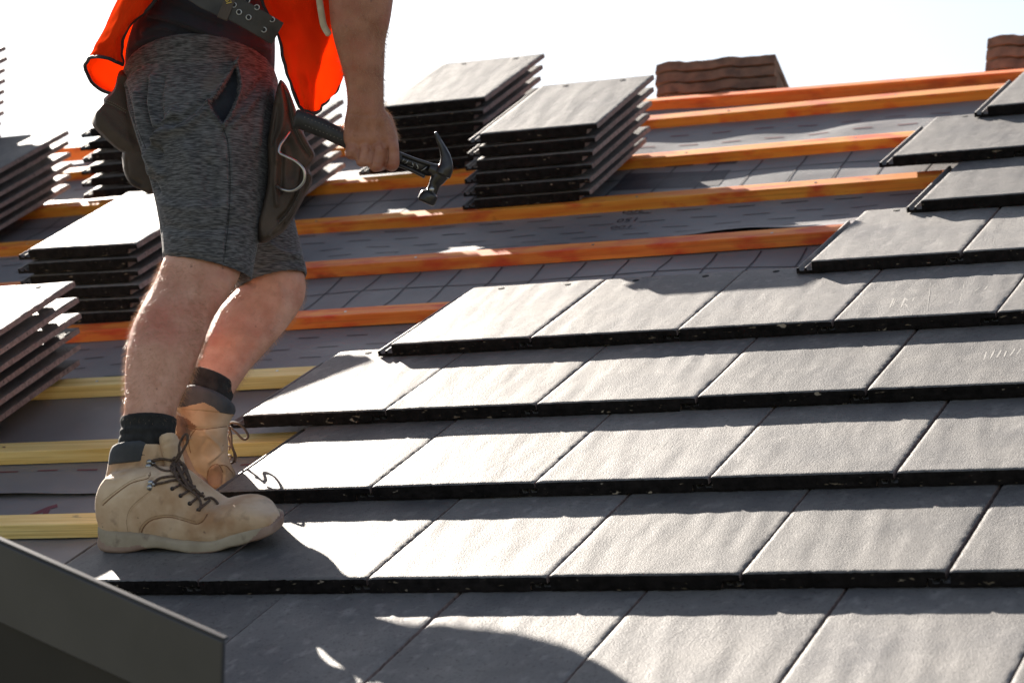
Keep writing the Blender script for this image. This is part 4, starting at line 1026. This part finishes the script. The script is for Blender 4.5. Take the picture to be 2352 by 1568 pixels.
# --- navy shirt
mb = MB()
loft(mb, [sec(300, 250, 620, 240, 4.575, .130, 20), sec(292, 195, 628, 188, 4.57, .142, 22), sec(289, 150, 631, 150, 4.56, .153, 22), sec(300, 100, 632, 110, 4.555, .158, 20), sec(322, 55, 632, 75, 4.55, .158, 18), sec(342, 0, 640, 20, 4.55, .158, 18), sec(362, -60, 665, -40, 4.55, .158, 18),
          sec(392, -180, 722, -150, 4.55, .160, 16), sec(430, -300, 785, -270, 4.55, .172, 16), sec(490, -400, 835, -370, 4.55, .182, 16), sec(550, -475, 860, -445, 4.55, .197, 16), sec(615, -525, 860, -505, 4.55, .16, 14), sec(690, -565, 830, -550, 4.55, .07, 12)], 4)
loft(mb, [sec(640, -530, 810, -440, 4.42, .068), sec(680, -425, 862, -385, 4.38, .070), sec(722, -300, 893, -280, 4.34, .064)], 4)
loft(mb, [sec(665, -480, 815, -445, 4.74, .068), sec(688, -350, 822, -340, 4.80, .06), sec(700, -270, 830, -270, 4.83, .056)], 4)
me = fused(mb, .004, 4)
folds(me, [([(345, 35), (370, 38), (420, 50), (480, 75), (560, 100), (620, 115)], 6, .006), ([(345, 45), (400, 62), (480, 92), (560, 115)], 5, -.005), ([(330, 75), (360, 60), (400, 68)], 6, .006), ([(318, 95), (360, 85), (430, 92), (520, 120)], 7, .004),
           ([(305, 115), (350, 105), (420, 108)], 6, -.004), ([(295, 150), (320, 130), (370, 118)], 5, .005), ([(290, 170), (305, 150), (330, 138)], 4, -.004), ([(380, 10), (430, 30), (500, 60)], 8, -.005), ([(420, 0), (500, 40), (600, 75)], 9, .004)])
shirt = part('shirt', me, M['shirt'], worker)
K4 = bvh(me)

# --- hi-vis vest: front and back panels open at the side, with black binding
def sheet(rows, name, parent, material, k=6, thick=.0012, wav=.0):
    R0 = [spline(r, k) for r in rows]; cols = list(zip(*R0)); C2 = [spline(list(c), k) for c in cols]
    g = [[P(*C2[j][i]) for j in range(len(C2))] for i in range(len(C2[0]))]
    nn = len(g[0]); vs = []
    for i, r in enumerate(g):
        for j, p in enumerate(r): vs.append(p+CF*wav*pnoise(Vector((j*.35, i*.22, 1.7)))+CR*wav*.5*pnoise(Vector((j*.3, i*.3, 9))))
    mb = MB(); mb.add(vs, [(i*nn+j, i*nn+j+1, (i+1)*nn+j+1, (i+1)*nn+j) for i in range(len(g)-1) for j in range(nn-1)])
    me = mb.mesh(); o = bpy.data.objects.new('tmp', me); COL.objects.link(o); sm = o.modifiers.new('s', 'SOLIDIFY'); sm.thickness = thick; sm.offset = 0
    dg = bpy.context.evaluated_depsgraph_get(); dg.update(); out = bpy.data.meshes.new_from_object(o.evaluated_get(dg)); bpy.data.objects.remove(o)
    return part(name, out, material, parent), g, vs, nn
vest = adopt(empty('safety_vest', P(600, 0, 4.4), None, None), worker)
back_rows = [
 [(560, -500, 4.38), (500, -480, 4.36), (470, -440, 4.40), (450, -400, 4.50), (450, -400, 4.62), (520, -440, 4.76)],
 [(470, -220, 4.35), (420, -230, 4.35), (385, -225, 4.40), (372, -210, 4.50), (378, -210, 4.64), (430, -220, 4.76)],
 [(366, -10, 4.375), (336, -10, 4.37), (295, -5, 4.39), (270, 4, 4.48), (280, 10, 4.64), (340, 20, 4.76)],
 [(300, 55, 4.385), (284, 65, 4.375), (256, 72, 4.385), (235, 76, 4.46), (242, 100, 4.64), (300, 130, 4.76)],
 [(281, 110, 4.40), (266, 112, 4.375), (236, 108, 4.385), (213, 120, 4.45), (214, 165, 4.63), (285, 205, 4.76)],
 [(281, 150, 4.41), (264, 141, 4.375), (230, 131, 4.385), (204, 135, 4.44), (197, 162, 4.53), (222, 200, 4.63), (262, 219, 4.72)]]
back_rows[:5] = [r[:4]+[tuple((np.array(r[3])+np.array(r[4]))/2)]+r[4:] for r in back_rows[:5]]
o_, g1, vs1, n1 = sheet(back_rows, 'back_panel', vest, M['vest'], wav=.010)
front_rows = [
 [(590, -500, 4.37), (660, -520, 4.36), (740, -520, 4.38), (830, -500, 4.46), (860, -460, 4.60)],
 [(560, -250, 4.36), (640, -250, 4.35), (720, -250, 4.37), (790, -230, 4.46), (800, -200, 4.60)],
 [(600, -10, 4.385), (650, -10, 4.36), (710, -10, 4.37), (770, 0, 4.44), (790, 10, 4.58)],
 [(640, 80, 4.39), (680, 80, 4.365), (730, 80, 4.375), (780, 85, 4.43), (795, 95, 4.56)],
 [(655, 150, 4.39), (690, 150, 4.365), (735, 150, 4.375), (782, 152, 4.42), (790, 160, 4.5)],
 [(672, 205, 4.39), (700, 205, 4.37), (735, 205, 4.378), (768, 205, 4.41), (775, 205, 4.45)],
 [(688, 246, 4.39), (704, 256, 4.375), (724, 261, 4.38), (740, 245, 4.40), (758, 220, 4.43)]]
o_, g2, vs2, n2 = sheet(front_rows, 'front_panel', vest, M['vest'], wav=.009)
mb = MB()
b1 = [vs1[i*n1] for i in range(len(g1))]+[vs1[(len(g1)-1)*n1+j] for j in range(1, n1)]
mb.tube(b1, .0032, 8)
b2 = [vs2[i*n2] for i in range(len(g2))]+[vs2[(len(g2)-1)*n2+j] for j in range(1, n2)]+[vs2[i*n2+n2-1] for i in range(len(g2)-2, 0, -1)]
mb.tube(b2, .0034, 8)
part('binding', mb.mesh(), M['piping'], vest)
mb = MB(); mb.tube([P(*q) for q in spline([(728, -60, 4.345), (733, -5, 4.34), (738, 30, 4.34), (744, 60, 4.338), (757, 82, 4.336)], 5)], [.0062]*5+[.006]*15+[.0035], 10, flat=.5, flatdir=CF)
part('strap', mb.mesh(), M['cream'], vest)

# --- tool belt with pouches
belt = adopt(empty('tool_belt', P(560, 40, 4.40), None, None), worker)
def ribbon(c, wid, th, nrm, mats_, name, parent, rag=0.):
    c = [np.array(q) for q in c]; rings = []
    for i, p in enumerate(c):
        t = c[min(i+1, len(c)-1)]-c[max(i-1, 0)]; t /= np.linalg.norm(t); n_ = np.array(nrm, float); n_ -= t*(n_ @ t); n_ /= np.linalg.norm(n_); s = np.cross(t, n_)
        w = wid/2+rag*pnoise(Vector((i*1.3, 4, 2)))
        rings.append([p+s*w*a+n_*th*b for a, b in ((-1, -.5), (-1, .5), (-.94, 1), (.94, 1), (1, .5), (1, -.5), (.94, -1), (-.94, -1))])
    mb = MB(); mb.rings(rings); return part(name, mb.mesh(), mats_, parent, False)
bc = [P(*q) for q in spline([(395, -70, 4.34), (450, -22, 4.325), (500, 6, 4.32), (545, 25, 4.318), (590, 50, 4.325), (637, 78, 4.345)], 8)]
wid = 57*4.33/FPX
st = ribbon(bc, wid, .0022, -CF, M['belt'], 'strap', belt, .0008)
st['label'] = 'wide black leather belt end with riveted holes'
lp = bc[18:23]; ribbon([p-CF*.0035 for p in lp], wid*1.12, .0022, -CF, M['leather'], 'keeper', belt)
KB = bvh(st.data)
eyes_ = [(568, 2), (590, 17.5), (549, 28.5), (571, 40.5), (625, 45.5), (606, 69), (556, -14), (537, 12)]
for x, y in eyes_:
    mbt = MB()
    c = P(x, y, 4.322); tb = bvh(st.data)
    c = cast(BVHTree.FromPolygons([v.co for v in st.data.vertices], [tuple(p.vertices) for p in st.data.polygons]), x, y, .0003, 4.32)
    q = [c+CR*.0042*math.cos(a)+CU*.0042*math.sin(a) for a in np.linspace(0, 2*math.pi, 16, endpoint=False)]
    mbt.tube(q, .0011, 6, closed=True); mbt.tube([c+CF*.001, c-CF*.0002], .0034, 12, 1)
    part('eyelet', mbt.mesh(), [M['steel'], M['piping']], belt)
def sign(txt, x, y, Z, size, rot, material, name, parent):
    cu = bpy.data.curves.new('t', 'FONT'); cu.body = txt; cu.size = size; cu.extrude = .0003; cu.resolution_u = 3
    o = bpy.data.objects.new('t', cu); COL.objects.link(o); dg = bpy.context.evaluated_depsgraph_get(); dg.update()
    me = bpy.data.meshes.new_from_object(o.evaluated_get(dg)); c = coords(me).copy(); bpy.data.objects.remove(o)
    a = CR*math.cos(rot)+CU*math.sin(rot); b = -CR*math.sin(rot)+CU*math.cos(rot)
    setco(me, P(x, y, Z)+c[:, 0:1]*a+c[:, 1:2]*b-c[:, 2:3]*CF); me.materials.clear()
    return part(name, me, material, parent, False)
sign('SI', 517, -2, 4.312, .014, R_(-75), M['yellowink'], 'lettering', belt)

def pouch(poly, Z, th, name, parent, material, vox=.003, dz=lambda x, y: 0., puff=1.0):
    # a stuffed leather shape of real thickness: several shrunken copies of its outline front and back
    pl = spline(poly, 4, True); cx = sum(p[0] for p in pl)/len(pl); cy = sum(p[1] for p in pl)/len(pl)
    mb = MB(); rings = []
    for t in np.linspace(-1, 1, 9):
        s = 1-.16*puff*abs(t)**2.6
        rings.append([P(cx+(p[0]-cx)*s, cy+(p[1]-cy)*(1-(1-s)*.6), Z+t*th/2+dz(p[0], p[1])) for p in pl])
    mb.rings(rings)
    me = fused(mb, vox, 4)
    return me
# rear-left pouch (two stacked pockets)
me = pouch([(279, 160), (262, 205), (241, 224), (226, 246), (213, 270), (213, 290), (234, 312), (262, 338), (285, 352), (318, 368), (340, 330), (330, 200)], 4.56, .11, 'p', None, None)
folds(me, [([(238, 236), (262, 246), (292, 262)], 3, -.003), ([(230, 262), (260, 300), (300, 330)], 12, .004), ([(290, 200), (300, 260), (312, 320)], 12, -.004)])
pl_ = part('pouch', me, M['leather'], belt); pl_['label'] = 'brown suede pouch behind the hip, with two rows of pale stitching'
KP = bvh(me)
for q_ in ([(241, 229), (262, 238), (292, 255)], [(237, 234), (260, 243), (292, 261)]):
    mb = MB(); stitch(KP, q_, mb, .0004, .00045, 5, 3.2, 4.5); part('stitching', mb.mesh(), M['thread'], pl_)
me = pouch([(283, 345), (281, 375), (287, 402), (300, 424), (322, 436), (350, 446), (365, 420), (340, 350), (310, 340)], 4.55, .09, 'p', None, None)
folds(me, [([(290, 370), (296, 405), (325, 425)], 4, -.004), ([(284, 385), (292, 412), (315, 428)], 2.5, .002)])
part('pouch', me, M['leather'], belt)['label'] = 'small brown suede pocket below the rear pouch'
# front pouch right of the shorts
fp = [(647, 184), (660, 200), (672, 230), (682, 258), (690, 284), (704, 320), (723, 352), (722, 372), (710, 386), (717, 405), (715, 425), (704, 445), (692, 468), (674, 501), (651, 533), (613, 556), (594, 556), (590, 520), (600, 480), (612, 430), (616, 395), (614, 330), (618, 300), (628, 240), (640, 190)]
me = pouch(fp, 4.46, .085, 'p', None, None, .0028, puff=.8)
folds(me, [([(651, 196), (662, 240), (672, 290), (690, 330), (712, 358)], 3.5, -.006), ([(657, 196), (668, 236), (682, 290), (700, 328), (719, 360)], 3, .005), ([(646, 205), (652, 250), (648, 290), (634, 330), (636, 370)], 6, .006), ([(636, 245), (634, 290), (622, 330)], 5, -.005),
           ([(640, 340), (634, 380), (632, 420), (636, 470)], 5, .006), ([(648, 345), (646, 400), (644, 440)], 6, -.008), ([(700, 390), (694, 430), (672, 480), (640, 520), (620, 540)], 4, .006), ([(694, 385), (688, 430), (664, 478), (640, 505)], 4, -.007),
           ([(706, 392), (700, 440), (676, 490), (648, 527)], 2.5, -.004), ([(625, 538), (640, 522), (655, 512)], 3, -.006), ([(660, 330), (670, 360), (666, 400)], 12, -.006), ([(700, 395), (712, 410), (708, 435)], 3, .005)])
pf = part('pouch', me, M['leather'], belt); pf['label'] = 'worn brown leather pouch in front of the shorts with a wire hammer loop'
KF = bvh(me)
for q_ in ([(654, 200), (665, 240), (676, 290), (694, 330), (714, 360)], [(698, 392), (692, 432), (668, 482), (640, 516)]):
    mb = MB(); stitch(KF, q_, mb, .0004, .0005, 5, 3, 4.42); part('stitching', mb.mesh(), M['thread'], pf)
mb = MB(); mb.tube([P(*q) for q in spline([(666, 303, 4.415), (652, 322, 4.40), (643, 336, 4.395), (642, 351, 4.392), (657, 360, 4.388), (679, 371, 4.385), (696, 388, 4.383), (700, 405, 4.383), (696, 420, 4.385), (682, 434, 4.39), (667, 439, 4.395), (650, 436, 4.40), (636, 428, 4.412)], 7)], .0026, 12)
part('hammer_loop', mb.mesh(), M['steel'], pf)

# ------------------------------------------------------------------ hammer
hm = empty('hammer', P(900, 362, HZ), 'black claw hammer held head down to the right in the roofer\'s fist', 'hammer')
ZH = HZ
gl = spline([(676, 272, ZH-.002), (700, 279, ZH), (740, 295, ZH+.002), (790, 318, ZH+.002), (850, 344, ZH), (921, 369, ZH)], 6)
rr = [.0125]+[.0165]*3+[.0160]*9+[.0150]*8+[.0130]*(len(gl)-21)
mb = MB(); mb.tube([P(*q) for q in gl], rr, 18, flat=.72, flatdir=CF)
gme = mb.mesh(); part('grip', gme, M['rubber'], hm); KG = bvh(gme)
mb = MB()
for i in range(11):
    for row in (0, 1):
        x = 700+i*8.2+row*2; y = 279+(i*8.2)*.395+(-9 if row == 0 else 9)+row*.8
        c = cast(KG, x, y, .0002, ZH); ball(mb, c, .00085, 6)
part('grip_studs', mb.mesh(), M['thread'], hm)
# shank: deep flange section with cut-outs
def flatbar(pl, z0, z1):
    mb = MB(); pl = [tuple(p) for p in pl]
    f = [P(x, y, z0) for x, y in pl]; b = [P(x, y, z1) for x, y in pl]; n = len(pl)
    mb.add(f+b, [tuple(range(n)), tuple(reversed(range(n, 2*n)))]+[(i, n+i, n+(i+1) % n, (i+1) % n) for i in range(n)])
    return mb
mb = flatbar([(915, 352), (922, 354), (1004, 384), (1000, 394), (994, 405), (975, 404), (918, 380), (912, 378)], ZH-.0035, ZH+.0035)
mb.tube([P(x, y, ZH) for x, y in spline([(912, 351), (950, 366), (1004, 384)], 6)], .0036, 10, flat=2.0, flatdir=CF)
mb.tube([P(x, y, ZH) for x, y in spline([(910, 377), (945, 391), (976, 406)], 6)], .0036, 10, flat=2.0, flatdir=CF)
me = mb.mesh(); part('shank', me, M['dark_steel'], hm)
mb = MB()
for pl in [[(922, 372), (927, 368), (928, 365)], [(929, 376), (934, 374), (938, 368)], [(935, 380), (948, 384), (950, 381), (946, 372)], [(955, 375), (958, 380), (961, 387), (957, 388)], [(967, 393), (974, 389), (981, 383)]]:
    mb.tube([P(x, y, ZH-.0042) for x, y in pl], .0009, 6)
part('cutout_edges', mb.mesh(), M['steel'], hm)
# head: two claws, cheek, neck and striking face
mb = MB()
for dz, dx in ((-.0085, 0), (.0085, 3.0)):
    cl = spline([(998.5+dx, 302), (1003+dx, 314), (1010+dx*.7, 328), (1018+dx*.5, 345), (1024, 364), (1024, 384), (1016, 402)], 5)
    rw = np.interp(np.linspace(0, 1, len(cl)), [0, .2, .45, .7, .85, 1], [.0014, .0032, .0055, .0100, .0135, .0150])
    pts = [P(x, y, ZH+dz*(1-.55*i/len(cl))) for i, (x, y) in enumerate(cl)]
    mb.tube(pts, rw, 16, flat=1.0, flatdir=CF)
    # flatten the claws across their depth
hl = spline([(1018, 392), (1008, 408), (1000, 420), (996, 430), (990, 444)], 5)
mb.tube([P(x, y, ZH) for x, y in hl], np.interp(np.linspace(0, 1, len(hl)), [0, .3, .6, 1], [.0150, .0130, .0098, .0098]), 18)
pv = P(986, 448, ZH); a_ = P(978, 464, ZH)-P(994, 430, ZH); a_ /= np.linalg.norm(a_)
mb.tube([pv-a_*.006, pv-a_*.002, pv+a_*.004, pv+a_*.0125, pv+a_*.0155], [.010, .0150, .0160, .0158, .0135], 26)
mb.tube([P(986, 386, ZH), P(1000, 392, ZH), P(1015, 398, ZH)], [.009, .012, .013], 14)
me = fused(mb, .0013, 5)
hd = part('head', me, M['dark_steel'], hm); KH = bvh(me)
c = cast(KH, 991.5, 435, .0005, ZH); mb = MB(); mb.tube([c+CF*.003, c-CF*.0008], .0044, 18)
part('rivet', mb.mesh(), M['steel'], hd)
#P1

# ------------------------------------------------------------------ light, sky, camera
SUN = -.089*RU+.103*RV+.0193*RN; SUN /= np.linalg.norm(SUN)
sd = bpy.data.lights.new('sun', 'SUN'); sd.energy = 5.0; sd.angle = R_(.38); sd.color = (1, .91, .80)
so = bpy.data.objects.new('sun', sd); COL.objects.link(so)
so.rotation_euler = Vector(SUN).to_track_quat('Z', 'Y').to_euler()
wd = bpy.data.worlds.new('World'); SC.world = wd; wd.use_nodes = True; nt = wd.node_tree
bg = nt.nodes['Background']; sk = nt.nodes.new('ShaderNodeTexSky'); sk.sky_type = 'NISHITA'; sk.sun_disc = False
sk.sun_elevation = math.asin(SUN[2]); sk.sun_rotation = math.atan2(SUN[0], SUN[1])
sk.air_density = 1.0; sk.dust_density = 1.2; sk.ozone_density = 1.5; sk.altitude = 100
hs = nt.nodes.new('ShaderNodeHueSaturation'); hs.inputs['Saturation'].default_value = .62
nt.links.new(sk.outputs[0], hs.inputs['Color']); nt.links.new(hs.outputs[0], bg.inputs[0]); bg.inputs[1].default_value = .0345
cd = bpy.data.cameras.new('camera'); co = bpy.data.objects.new('camera', cd); COL.objects.link(co)
cd.sensor_width = 36; cd.lens = 6376.06/2560*36; cd.clip_start = .1; cd.clip_end = 2000
co.location = CAM
co.rotation_euler = (math.pi/2+TH, 0, -PS)
cd.dof.use_dof = True; cd.dof.focus_distance = 4.45; cd.dof.aperture_fstop = 7.1
SC.camera = co
SC.view_settings.view_transform = 'Standard'; SC.view_settings.look = 'None'
SC.view_settings.exposure = 2.1; SC.view_settings.gamma = 1
